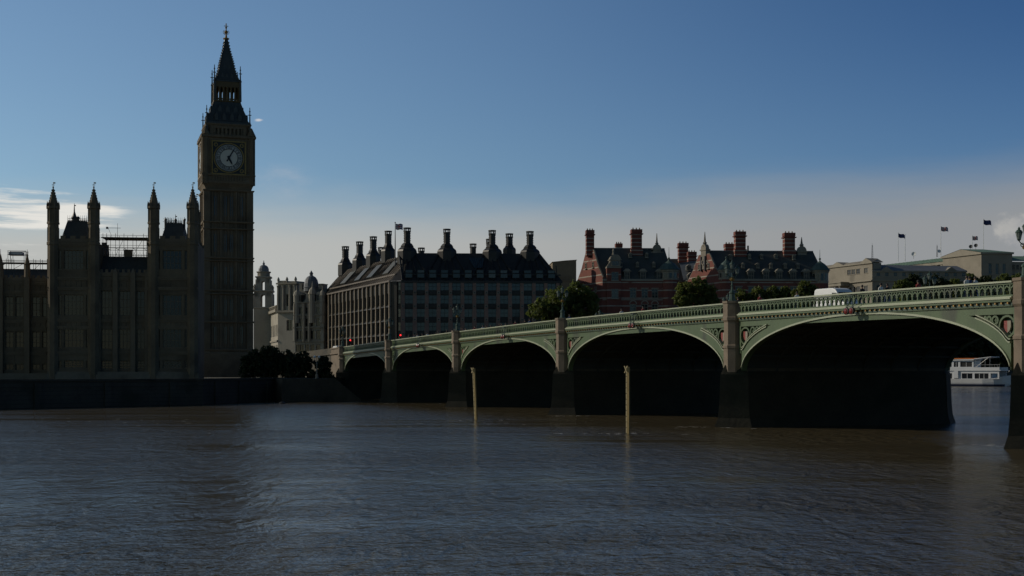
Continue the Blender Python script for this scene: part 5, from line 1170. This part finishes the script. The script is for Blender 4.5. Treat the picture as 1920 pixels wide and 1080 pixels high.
# ------------------------------------------------------------------ vehicles and signals on the bridge
def van(label, stripe=None):
    root = thing('van', label, 'van')
    prof = [(-2.6, .35), (2.35, .35), (2.55, .6), (2.5, .95), (1.75, 1.22), (1.05, 2.1), (.75, 2.38), (.3, 2.52), (-2.3, 2.55), (-2.55, 2.42), (-2.65, 1.2)]
    b = MB(); rings = []
    for y, s, dz_ in ((-1.0, .90, -.10), (-.98, .985, -.02), (-.86, 1, 0), (.86, 1, 0), (.98, .985, -.02), (1.0, .90, -.10)): rings.append([(x*s, y*(1-.10*max(0, z-1.2)/1.3), .35+(z-.35)*(1 if dz_ == 0 else (1+dz_*.6))) for x, z in prof])
    b.loft(rings); b.build('body', M['white'], root)
    b = MB(); b.ext([(1.76, 1.25), (1.80, 1.26), (1.13, 2.08), (1.08, 2.06)], -.80, .80); b.build('windscreen', M['glass'], root)
    for s in (-1, 1):
        b = MB(); y = s*.975; b.ext([(.35, 1.35), (1.55, 1.3), (1.0, 2.0), (.35, 2.05)], min(y*.93, y*1.0), max(y*.93, y)); b.build('side_window', M['glass'], root)
        b = MB(); b.box(2.40, 2.57, s*.78-.18, s*.78+.18, .68, .92); b.build('headlight', M['lampg'], root)
        b = MB(); b.box(1.25, 1.45, s*1.05-.1, s*1.05+.1, 1.3, 1.65); b.build('mirror', M['black'], root)
        if stripe: b = MB(); y = s*1.003; b.box(-2.5, 2.2, y-.012, y+.012, 1.0, 1.45); b.build('stripe', M[stripe], root)
        for x in (-1.6, 1.65):
            b = MB(Matrix.Translation((x, s*.88, .34)) @ Matrix.Rotation(R(90), 4, 'X')); b.lathe([(.25, -.11), (.34, -.09), (.34, .09), (.25, .11)], 0, 0, 16); w = b.build('wheel', M['rubber'], root)
            b = MB(Matrix.Translation((x, s*.88, .34)) @ Matrix.Rotation(R(90), 4, 'X')); b.lathe([(.2, -.118), (.2, .118)], 0, 0, 12); b.build('rim', M['steel'], w)
    return root
def on_bridge(o, px, v, rz=None):
    t = tpx(px, v); p = PB.pt(t, v); o.location = (p.x, p.y, zt(t)-(1.25 if 3.7 < v < WB-3.7 else 1.10)); o.rotation_euler = (0, 0, PB.a if rz is None else rz); return o
on_bridge(van('white panel van driving over the bridge, only its upper half showing'), 1571, 8)
on_bridge(van('white van with red stripe at the far end of the bridge', 'red'), 633, 7, PB.a+math.pi)
def signal(px, v, pyl, label):
    root = thing('traffic_signal', label, 'traffic light', (0, 0, 0), 'red traffic lights at the far end of the bridge'); h = 2.1
    b = MB(); b.lathe([(.07, 0), (.055, h-.45)], 0, 0, 8); b.build('post', M['dsteel'], root)
    b = MB(); b.box(-.16, .16, -.12, .12, h-.75, h+.25); b.build('signal_head', M['black'], root)
    for i, mt in enumerate(('redlit', 'glass', 'glass')): b = MB(Matrix.Translation((0, -.12, h+.07-i*.31)) @ Matrix.Rotation(R(90), 4, 'X')); b.lathe([(.15 if not i else .11, 0), (.11, .04), (.02, .06)], 0, 0, 12); b.build('lens', M[mt], root)
    on_bridge(root, px, v, 0); t = tpx(px, v); p = root.location; zl = CH+(HZ-pyl)/F*p.y; dz_ = zl-(p.z+h+.07)
    for c in root.children:
        if c.name.startswith('post'): c.scale.z = (h-.4+dz_)/(h-.4)
        else: c.location.z += dz_
signal(657, 3, 638, 'traffic light showing red beside the striped van'); signal(751, 3, 628.5, 'traffic light showing red in front of the office block corner')
# ------------------------------------------------------------------ people
def person_body(jk, tr, stride=.22, arm=.12, bag=False):
    """one continuous body grown on a skeleton, head and feet included; +x is forward"""
    vs = [(0,0,.95),(0,0,1.12),(.01,0,1.32),(.02,0,1.46),(.03,0,1.53),(.05,0,1.60),(.055,0,1.69),(.045,0,1.76)]
    rd = [.15,.135,.165,.12,.055,.075,.095,.06]
    ed = [(i, i+1) for i in range(7)]
    def chain(st, pts):
        k = st
        for p, r in pts: vs.append(p); rd.append(r); ed.append((k, len(vs)-1)); k = len(vs)-1
    for s in (-1, 1):
        f = s*stride
        chain(0, [((0, s*.10, .86), .10), ((f*.55+.03, s*.11, .50), .068), ((f-.02, s*.11, .10), .045), ((f+.06, s*.115, .045), .042), ((f+.17, s*.12, .035), .032)])
        g = -s*arm
        chain(3, [((.01, s*.19, 1.42), .068), ((g*.5, s*.25, 1.13), .048), ((g+.10, s*.25, .90), .036), ((g+.14, s*.245, .82), .042)])
    me = bpy.data.meshes.new('person'); me.from_pydata(vs, ed, []); o = bpy.data.objects.new('person', me); COL.objects.link(o)
    o.modifiers.new('s', 'SKIN'); sv = me.skin_vertices[0].data
    for i, r in enumerate(rd): sv[i].radius = (r*.9, r*(1.25 if i in (0, 1, 2, 3) else 1))
    sv[0].use_root = True
    ss = o.modifiers.new('d', 'SUBSURF'); ss.levels = 2; ss.render_levels = 2
    bpy.context.view_layer.update(); dg = bpy.context.evaluated_depsgraph_get(); m2 = bpy.data.meshes.new_from_object(o.evaluated_get(dg)); bpy.data.objects.remove(o)
    m2.materials.clear()
    for k in ('skin', jk, tr, 'black'): m2.materials.append(M[k])
    for p in m2.polygons:
        c = p.center; p.use_smooth = True
        p.material_index = 3 if c.z < .10 else 2 if c.z < .96 and abs(c.y) < .20 else 0 if c.z > 1.53 or (c.z < .88) else 1
    return m2
HB = []
for jk, tr in (('jblue', 'jdark'), ('jwhite', 'jblue'), ('jred', 'jdark'), ('jdark', 'jblue')): HB.append(person_body(jk, tr))
hb = MB(); hb.loft([[(.035+r*math.cos(a)*1.05, r*math.sin(a), z) for a in [2*math.pi*i/10 for i in range(10)]] for r, z in ((.098, 1.66), (.112, 1.72), (.10, 1.80), (.06, 1.845), (.01, 1.855))]); hm_ = hb.build('hair', M['hair']); HM = hm_.data; bpy.data.objects.remove(hm_)
fb_ = MB(); fb_.lathe([(.02, 1.655), (.018, 1.685)], .148, 0, 5); fb_.sph((.135, .035, 1.70), .012, 5); fb_.sph((.135, -.035, 1.70), .012, 5); fm_ = fb_.build('face', M['hair']); FM = fm_.data; bpy.data.objects.remove(fm_)
PEO = [(1165, 2.0, 1, 0, 'in pale top before the left red brick house'), (1206, 1.8, 2, 1, 'in red coat before the left red brick house'), (1383, 2.2, 3, 0, 'in dark coat just right of the largest middle lamp'),
       (1425, 1.6, 2, 1, 'in red coat before the row of bushes'), (1494, 2.4, 1, 0, 'in white top left of the white van'), (1617, 1.6, 3, 1, 'in dark coat just right of the white van'), (1651, 1.4, 1, 0, 'in white top before the pale stone block'),
       (1663, 2.3, 3, 0, 'in dark coat before the pale stone block'), (1722, 1.5, 2, 1, 'in red top beside the far lamp'), (1812, 1.3, 1, 0, 'in white top before the copper roofed pavilion'), (1817, 1.9, 0, 0, 'in blue top before the copper roofed pavilion'), (1829, 2.4, 1, 1, 'in white top, the rightmost of those on the bridge'),
       (868, 1.8, 0, 0, 'in blue top beside the lamp at the office block'), (822, 2.0, 3, 1, 'in dark coat before the left part of the office front'), (905, 1.9, 1, 0, 'in pale top before the middle of the office front'), (940, 2.4, 3, 0, 'in dark coat before the middle of the office front'), (1068, 1.7, 0, 1, 'in blue top beside the lamp at the large tree'),
       (966, 1.6, 2, 0, 'in red coat left of the large tree'), (783, 1.7, 1, 1, 'in pale top, farthest along the bridge')]
for px, v, k, fl, lb in PEO:
    o = bpy.data.objects.new('person', HB[k]); COL.objects.link(o); tag(o, 'person walking on the bridge '+lb, 'person', 'people walking along the bridge')
    on_bridge(o, px, v, PB.a+(math.pi if fl else 0))
    for nm, me in (('hair', HM), ('face', FM)):
        h = bpy.data.objects.new(nm, me); COL.objects.link(h); h.parent = o
rp = random.Random(5)
for i in range(22):
    k = (3, 0, 3, 1, 2)[i % 5]; o = bpy.data.objects.new('person', HB[k]); COL.objects.link(o)
    tag(o, 'person in %s, one of the crowd on the far half of the bridge' % ('blue top', 'pale top', 'red coat', 'dark coat')[k], 'person', 'people walking along the bridge')
    on_bridge(o, 690+i*14.5+rp.uniform(-5, 5), rp.uniform(1.1, 3.0), PB.a+(math.pi if i % 2 else 0))
    for nm, me in (('hair', HM), ('face', FM)):
        h = bpy.data.objects.new(nm, me); COL.objects.link(h); h.parent = o
# ------------------------------------------------------------------ posts and buoys in the river
for px, pyw, pyt, lean, lb in ((892.5, 787, 689, -.04, 'thin pale yellow timber post with a cross top, farther one before the third arch'), (1177.5, 813, 686, .0, 'tall pale yellow timber post with a cross top, nearer one in the river')):
    dd = CH*F/(pyw-HZ); m = dd/F; p = Vector(((px-960)/F*dd, dd, 0)); h = (pyw-pyt)*m
    root = thing('mooring_post', lb, 'post', tuple(p), 'yellow posts standing in the river'); T = Matrix.Translation(p) @ Matrix.Shear('XY', 4, (lean, 0)) if False else Matrix.Translation(p)
    T = T @ Matrix.Rotation(lean, 4, 'Y') @ Matrix.Rotation(R(-38), 4, 'Z')
    b = MB(T); b.box(-.05, .13, -.10, .11, -4, h*.985); b.build('pile', M['yellow'], root)
    b = MB(T); b.box(-.14, -.052, -.12, .02, -.5, h*.90); b.build('gauge_board', M['ywhite'], root)
    b = MB(T)
    for s in (-1, 1): b.ext([(-.12+s*.14-.05, h-.62), (-.12+s*.14+.05, h-.62), (-.12-s*.14+.05, h), (-.12-s*.14-.05, h)], -.20 if s > 0 else -.17, -.172 if s > 0 else -.142)
    b.build('cross_mark', M['ywhite'], root)
for px, pyw, mt, lb in ((529.5, 757, 'black', 'small dark buoy with a thin staff near the river wall'), (175, 762, 'orange', 'small orange buoy below the palace wall')):
    dd = CH*F/(pyw-HZ); p = Vector(((px-960)/F*dd, dd, 0)); root = thing('buoy', lb, 'buoy', tuple(p))
    b = MB(Matrix.Translation(p)); b.lathe([(.3, -.3), (.55, -.05), (.55, .15), (.3, .3), (.12, .38)], 0, 0, 12); b.build('float', M[mt], root)
    b = MB(Matrix.Translation(p)); b.tube((0, 0, .3), (0, 0, 1.5), .04, .03, 6); b.box(-.15, .15, -.02, .02, 1.2, 1.45); b.build('staff', M[mt], root)
rp = random.Random(9); b = MB()
for px, py, n, sx_, sy_ in ((1176, 813, 26, 2.6, .5), (893, 788, 16, 2.4, .5), (1062, 780, 14, 2.0, .5), (1340, 801, 26, 2.6, .7), (850, 767, 12, 3, .5), (722, 757, 14, 5, .6), (1880, 836, 18, 1.4, .5), (640, 800, 14, 14, 3), (1010, 795, 12, 9, 2), (250, 790, 18, 9, 2.5)):
    dd = CH*F/(py-HZ); c = Vector(((px-960)/F*dd, dd))
    for k in range(n):
        x, y = c.x+rp.gauss(0, sx_), c.y+rp.gauss(0, sy_)*2; w, h = rp.uniform(.08, .5), rp.uniform(.03, .12); m_ = 7
        b.add([(x+w*math.cos(2*math.pi*i/m_)*rp.uniform(.6, 1), y+h*math.sin(2*math.pi*i/m_)*rp.uniform(.6, 1), .012) for i in range(m_)], [tuple(range(m_))])
o = b.build('foam_flecks', M['jwhite'], recalc=False); o['kind'] = 'stuff'
# ------------------------------------------------------------------ passenger boat beyond the nearest arch
d = 480; po = Pl(1822, d, -42); X = po.x; Z = lambda q: CH+(HZ-q)/F*d+(714.5-q)*-.0-(CH+(HZ-714.5)/F*d)*(q-660)/54.5
zw = 0
bt_ = thing('passenger_boat', 'white two deck passenger boat seen through the nearest arch', 'boat', (po.o.x, po.o.y, 0))
b = MB(po.mat()); B = 4.2
def sec(x, w, zt_, zb): return [(x, -w, zt_), (x, -w*.93, zb*.4+zt_*.6), (x, -w*.7, zb), (x, w*.7, zb), (x, w*.93, zb*.4+zt_*.6), (x, w, zt_)]
zd = Z(703)
b.loft([sec(X(1743), 3.4, zd, -.6), sec(X(1750), B, zd, -.9), sec(X(1850), B, zd, -.9), sec(X(1870), B*.86, Z(701.5), -.8), sec(X(1884), B*.55, Z(699), -.5), sec(X(1895), .12, Z(697), .6)]); b.build('hull', M['hull'], bt_)
b = MB(po.mat()); b.loft([sec(X(1743), 3.46, .75, -.8), sec(X(1750), B+.06, .75, -1), sec(X(1850), B+.06, .75, -1), sec(X(1870), B*.86+.05, .75, -.9), sec(X(1884), B*.53, .75, -.6), sec(X(1891), .3, .75, .2)]); b.build('boot_stripe', M['navy'], bt_)
lw = [(1775, 1793), (1796, 1805), (1811, 1831), (1835, 1861), (1865, 1879)]; uw = [(1772, 1792), (1796, 1804), (1808, 1830)]
b = MB(po.mat()); y0 = -3.7
b.wall(X(1750), X(1881), zd+.01, Z(690), [(X(a), X(c), Z(702.5), Z(694)) for a, c in lw[:4]]+[(X(1865), X(1878), Z(702), Z(694))], .3, y0); b.box(X(1751), X(1865), y0+1.2, 3.7, zd+.01, Z(690)-.02); b.box(X(1750), X(1880), 3.4, 3.7, zd+.01, Z(690)); lc = b.build('lower_cabin', M['hull'], bt_)
for a, c in lw[:4]: b = MB(po.mat()); w = X(c)-X(a); b.k = 0; b.box(X(a)+.02, X(c)-.02, y0+.2, y0+.26, Z(702.4), Z(694.1)); b.k = 1; [b.box(X(a)+w*j/(3 if w > 4.2 else 2)-.07, X(a)+w*j/(3 if w > 4.2 else 2)+.07, y0+.1, y0+.199, Z(702.4), Z(694.1)) for j in range(1, 3 if w > 4.2 else 2)]; b.build('window', [M['glass'], M['hull']], lc)
b = MB(po.mat()); b.box(X(1746), X(1884), y0-.35, 4.0, Z(690)+.003, Z(688.8)); b.box(X(1751), X(1882), y0-.3, y0-.15, Z(688.8)+.003, Z(684.5)); b.box(X(1751), X(1882), 3.8, 3.95, Z(688.8)+.003, Z(684.5)); b.build('upper_deck', M['hull'], bt_)
b = MB(po.mat()); b.wall(X(1760), X(1833), Z(688.8)+.004, Z(674), [(X(a), X(c), Z(683.8), Z(675.8)) for a, c in uw], .3, y0+.1); b.box(X(1761), X(1832), y0+1.2, 3.5, Z(688.8)+.01, Z(674)-.02); uc = b.build('upper_cabin', M['hull'], bt_)
for a, c in uw: b = MB(po.mat()); w = X(c)-X(a); b.box(X(a)+.02, X(c)-.02, y0+.3, y0+.36, Z(683.7), Z(675.9)); b.k = 1; b.box(X((a+c)/2)-.06, X((a+c)/2)+.06, y0+.2, y0+.299, Z(683.7), Z(675.9)); b.build('window', [M['glass'], M['hull']], uc)
b = MB(po.mat()); b.ext([(X(1752), Z(674)+.004), (X(1834), Z(673.6)+.01), (X(1834), Z(671.5)), (X(1752), Z(672.8))], y0-.4, 4.0); b.ext([(X(1834.2), Z(671.9)), (X(1866), Z(668.6)), (X(1866), Z(667.6)), (X(1834.2), Z(670.8))], y0-.2, 3.9); b.build('roof', M['hull'], bt_)
b = MB(po.mat()); b.box(X(1776), X(1842), y0+.4, y0+.9, Z(671.3), Z(669.8)); b.build('roof_banner', M['orange'], bt_)
b = MB(po.mat())
for q in (1837, 1846, 1855, 1864): b.tube((X(q), y0-.2, Z(684.5)), (X(q), y0-.1, Z(670)), .08, .08, 5)
for q in (1868, 1873, 1878, 1882): b.tube((X(q), y0-.22, Z(684.5)), (X(q), y0-.22, Z(680.5)), .06, .06, 5)
b.tube((X(1834), y0-.22, Z(680.8)), (X(1883), y0-.22, Z(680.3)), .07, .07, 5); b.tube((X(1882), 0, Z(697)), (X(1893), 0, Z(690)), .07, .05, 5); b.tube((X(1838), y0-.2, Z(684)), (X(1860), y0-.15, Z(670)), .06, .06, 5); b.build('railing', M['steel'], bt_)
b = MB(po.mat()); b.box(X(1797), X(1805), y0-.42, y0-.04, zd+.3, Z(690)-.03); b.build('gangway_door', M['hull'], bt_)
# ------------------------------------------------------------------ quay lamp, trees and shrubs
p = P(594, 706, 236); ql = thing('quay_lamp', 'twin globe lamp on the quay steps left of the bridge', 'street lamp', tuple(p)); h = 40*236/F
b = MB(Matrix.Translation(p)); b.lathe([(.3, -1), (.25, .3), (.12, .5), (.08, h*.55), (.14, h*.58), (.06, h*.62), (.05, h*.9)], 0, 0, 8); b.build('post', M['port'], ql)
for s in (-1, 1):
    b = MB(Matrix.Translation(p)); b.path([(0, 0, h*.72), (s*.2, 0, h*.70), (s*.38, 0, h*.76), (s*.4, 0, h*.84)], .04, 6); b.build('arm', M['dsteel'], ql)
    b = MB(Matrix.Translation(p)); b.sph((s*.4, 0, h*.92), .24, 10); b.build('globe', M['white'], ql)
st2 = thing('quay_steps', 'worn dark stone landing steps by the end of the bridge', 'steps', tuple(P(610, 0, 238).xy)+(0,))
b = MB(Matrix.Translation((*P(612, 0, 240).xy, 0)) @ Matrix.Rotation(R(22), 4, 'Z'))
for i in range(12): b.box(-9, 5.5-i*.42, -3.9, 3.2, -2 if i == 0 else .1+i*.34, .44+i*.34)
b.build('step', M['wet'], st2)
def tree(name, label, cat, lumps, base, trunk_h, n, lf, mt='leaf', group=None, tr=.3, seed=0):
    rnd = random.Random(seed); root = thing(name, label, cat, tuple(base), group)
    b = MB(); cx = sum(l[0][0] for l in lumps)/len(lumps); top = Vector(base)+Vector((0, 0, trunk_h)); mid = Vector(base).lerp(top, .55)+Vector((tr*.4, tr*.2, 0))
    b.tube(Vector(base)+Vector((0, 0, -.4)), mid, tr*1.15, tr*.85, 8); b.tube(mid, top, tr*.85, tr*.6, 8)
    for c, r in lumps: b.tube(top-Vector((0, 0, trunk_h*.25*rnd.random())), Vector(c), tr*.45, tr*.08, 6)
    b.build('trunk', M['bark'], root)
    vs = []; fs = []; tot = sum(r**2 for c, r in lumps)
    for c, r in lumps:
        c = Vector(c); sub = []
        for k in range(int(34+r*5)):      # twig clumps over each lump so that the outline is broken
            dv = Vector((rnd.gauss(0, 1), rnd.gauss(0, 1), rnd.gauss(0, .9))).normalized()*r*(.55+.5*rnd.random()); dv.z *= .82
            sub.append((c+dv, r*(.16+.22*rnd.random())))
        for k in range(int(n*r*r/tot)):
            sc_, sr = sub[rnd.randrange(len(sub))]
            dv = Vector((rnd.gauss(0, 1), rnd.gauss(0, 1), rnd.gauss(0, 1))).normalized()*sr*rnd.random()**.4
            q = sc_+dv; nn = (dv.normalized()+Vector((rnd.gauss(0, .6), rnd.gauss(0, .6), .35+rnd.gauss(0, .5)))).normalized(); a = nn.orthogonal().normalized(); e = nn.cross(a); th = rnd.random()*6.28
            a, e = a*math.cos(th)+e*math.sin(th), e*math.cos(th)-a*math.sin(th); s = lf*(.6+.8*rnd.random()); k0 = len(vs)
            vs += [tuple(q-a*s), tuple(q+e*s*.55), tuple(q+a*s), tuple(q-e*s*.55)]; fs.append((k0, k0+1, k0+2, k0+3))
    b = MB(); b.add(vs, fs); b.build('crown', M[mt], root, recalc=False); return root
def lump(px, py, d, rpx): return (tuple(P(px, py, d)), rpx*d/F)
def ptree(name, label, cat, d, lumps, n, lf, zb=6., mt='leaf', group=None, tr=.35, seed=1):
    px = sum(l[0] for l in lumps)/len(lumps); base = P(px, 0, d); base.z = zb; top = min(l[1] for l in lumps); bot = max(l[1] for l in lumps)
    th = max(1.0, CH+(HZ-(top+bot)/2)/F*d-zb)
    rn = random.Random(seed); tree(name, label, cat, [((lambda q: ((q[0][0], q[0][1]+rn.uniform(-.5, .5)*q[1], q[0][2]), q[1]))(lump(*l[:2], d, l[2]))) for l in lumps], base, th, n, lf, mt, group, tr, seed)
ptree('plane_tree', 'large green plane tree between the office block and the left brick house', 'tree', 286, [(1042, 572, 25), (1070, 566, 24), (1020, 577, 24), (1048, 560, 24), (1083, 548, 22), (1106, 560, 18), (1062, 580, 30), (1100, 584, 24), (1003, 585, 14), (1095, 600, 24), (1040, 600, 26)], 18000, .34, seed=2)
ptree('plane_tree', 'bushy green tree before the link between the two brick houses', 'tree', 310, [(1284, 543, 17), (1312, 536, 18), (1328, 548, 16), (1300, 590, 22), (1318, 612, 20), (1290, 612, 18), (1280, 562, 18), (1305, 563, 20), (1334, 566, 14)], 13000, .32, seed=3)
ptree('plane_tree', 'round green tree before the right end of the right brick house', 'tree', 322, [(1507, 536, 12), (1520, 545, 12), (1498, 550, 12), (1512, 556, 14), (1508, 576, 15), (1512, 598, 16)], 6500, .3, seed=4)
for i, (px, py, r, w) in enumerate(((1390, 553, 13, 'leftmost bush of the row beside the tall bridge lamp'), (1420, 547, 11, 'second bush of the row before the right brick house'), (1447, 546, 12, 'third bush of the row before the right brick house'), (1472, 547, 11, 'fourth bush of the row before the right brick house'), (1536, 549, 9, 'small bush left of the white van'))):
    ptree('bush', 'green '+w, 'bush', 326, [(px, py, r), (px+r*.8, py+5, r*.8), (px-r*.7, py+7, r*.8), (px, py+10, r), (px+r*.3, py+26, r*1.15), (px-r*.3, py+44, r*1.25), (px, py+64, r*1.3), (px+r*.2, py+84, r*1.3)], 7000, .3, group='bushes beyond the bridge', tr=.15, seed=10+i)
for i, (px, py, r, d, w, mt) in enumerate(((1692, 531, 13, 520, 'low tree left of the far lamp, before the pale stone block', 'leaf'), (1712, 522, 12, 525, 'taller tree just left of the far lamp', 'leaf2'), (1752, 526, 17, 545, 'dark tree just right of the far lamp', 'leaf2'), (1790, 530, 12, 570, 'tree below the copper roof colonnade', 'leaf'), (1818, 521, 12, 600, 'bright tree below the corner pavilion', 'leaf'), (1848, 524, 13, 610, 'dark tree before the pavilion windows', 'leaf2'), (1884, 521, 13, 620, 'tree right of the pavilion windows', 'leaf'), (1908, 522, 13, 630, 'tree behind the rightmost bridge lamp', 'leaf'))):
    ptree('tree', 'green '+w, 'tree', d, [(px, py, r*.8), (px+r*.8, py+6, r*.75), (px-r*.8, py+7, r*.75), (px, py+14, r), (px+r*.4, py+34, r*1.2), (px-r*.4, py+56, r*1.3), (px, py+80, r*1.3)], 7000, .5, mt=mt, group='trees along the embankment', tr=.2, seed=30+i)
for i, (px, py, r, w) in enumerate(((478, 668, 20, 'dark shrub at the foot of the clock tower'), (506, 660, 20, 'tallest dark shrub between the tower and the quay lamp'), (536, 668, 18, 'dark shrub below the treasury block'), (566, 670, 17, 'low dark shrub beside the quay lamp'), (606, 676, 12, 'small dark shrub between the quay lamp and the pale wall'))):
    ptree('shrub', w, 'shrub', 250, [(px, py, r*.8), (px+r*.6, py+8, r*.7), (px-r*.6, py+9, r*.7), (px, py+16, r), (px-r*.7, py+28, r*.9), (px+r*.7, py+30, r*.9)], 5200, .25, zb=4., mt='leaf2', group='shrubs by the tower', tr=.15, seed=50+i)
for i in range(9):
    px = 1735+i*27; d = 530+i*16
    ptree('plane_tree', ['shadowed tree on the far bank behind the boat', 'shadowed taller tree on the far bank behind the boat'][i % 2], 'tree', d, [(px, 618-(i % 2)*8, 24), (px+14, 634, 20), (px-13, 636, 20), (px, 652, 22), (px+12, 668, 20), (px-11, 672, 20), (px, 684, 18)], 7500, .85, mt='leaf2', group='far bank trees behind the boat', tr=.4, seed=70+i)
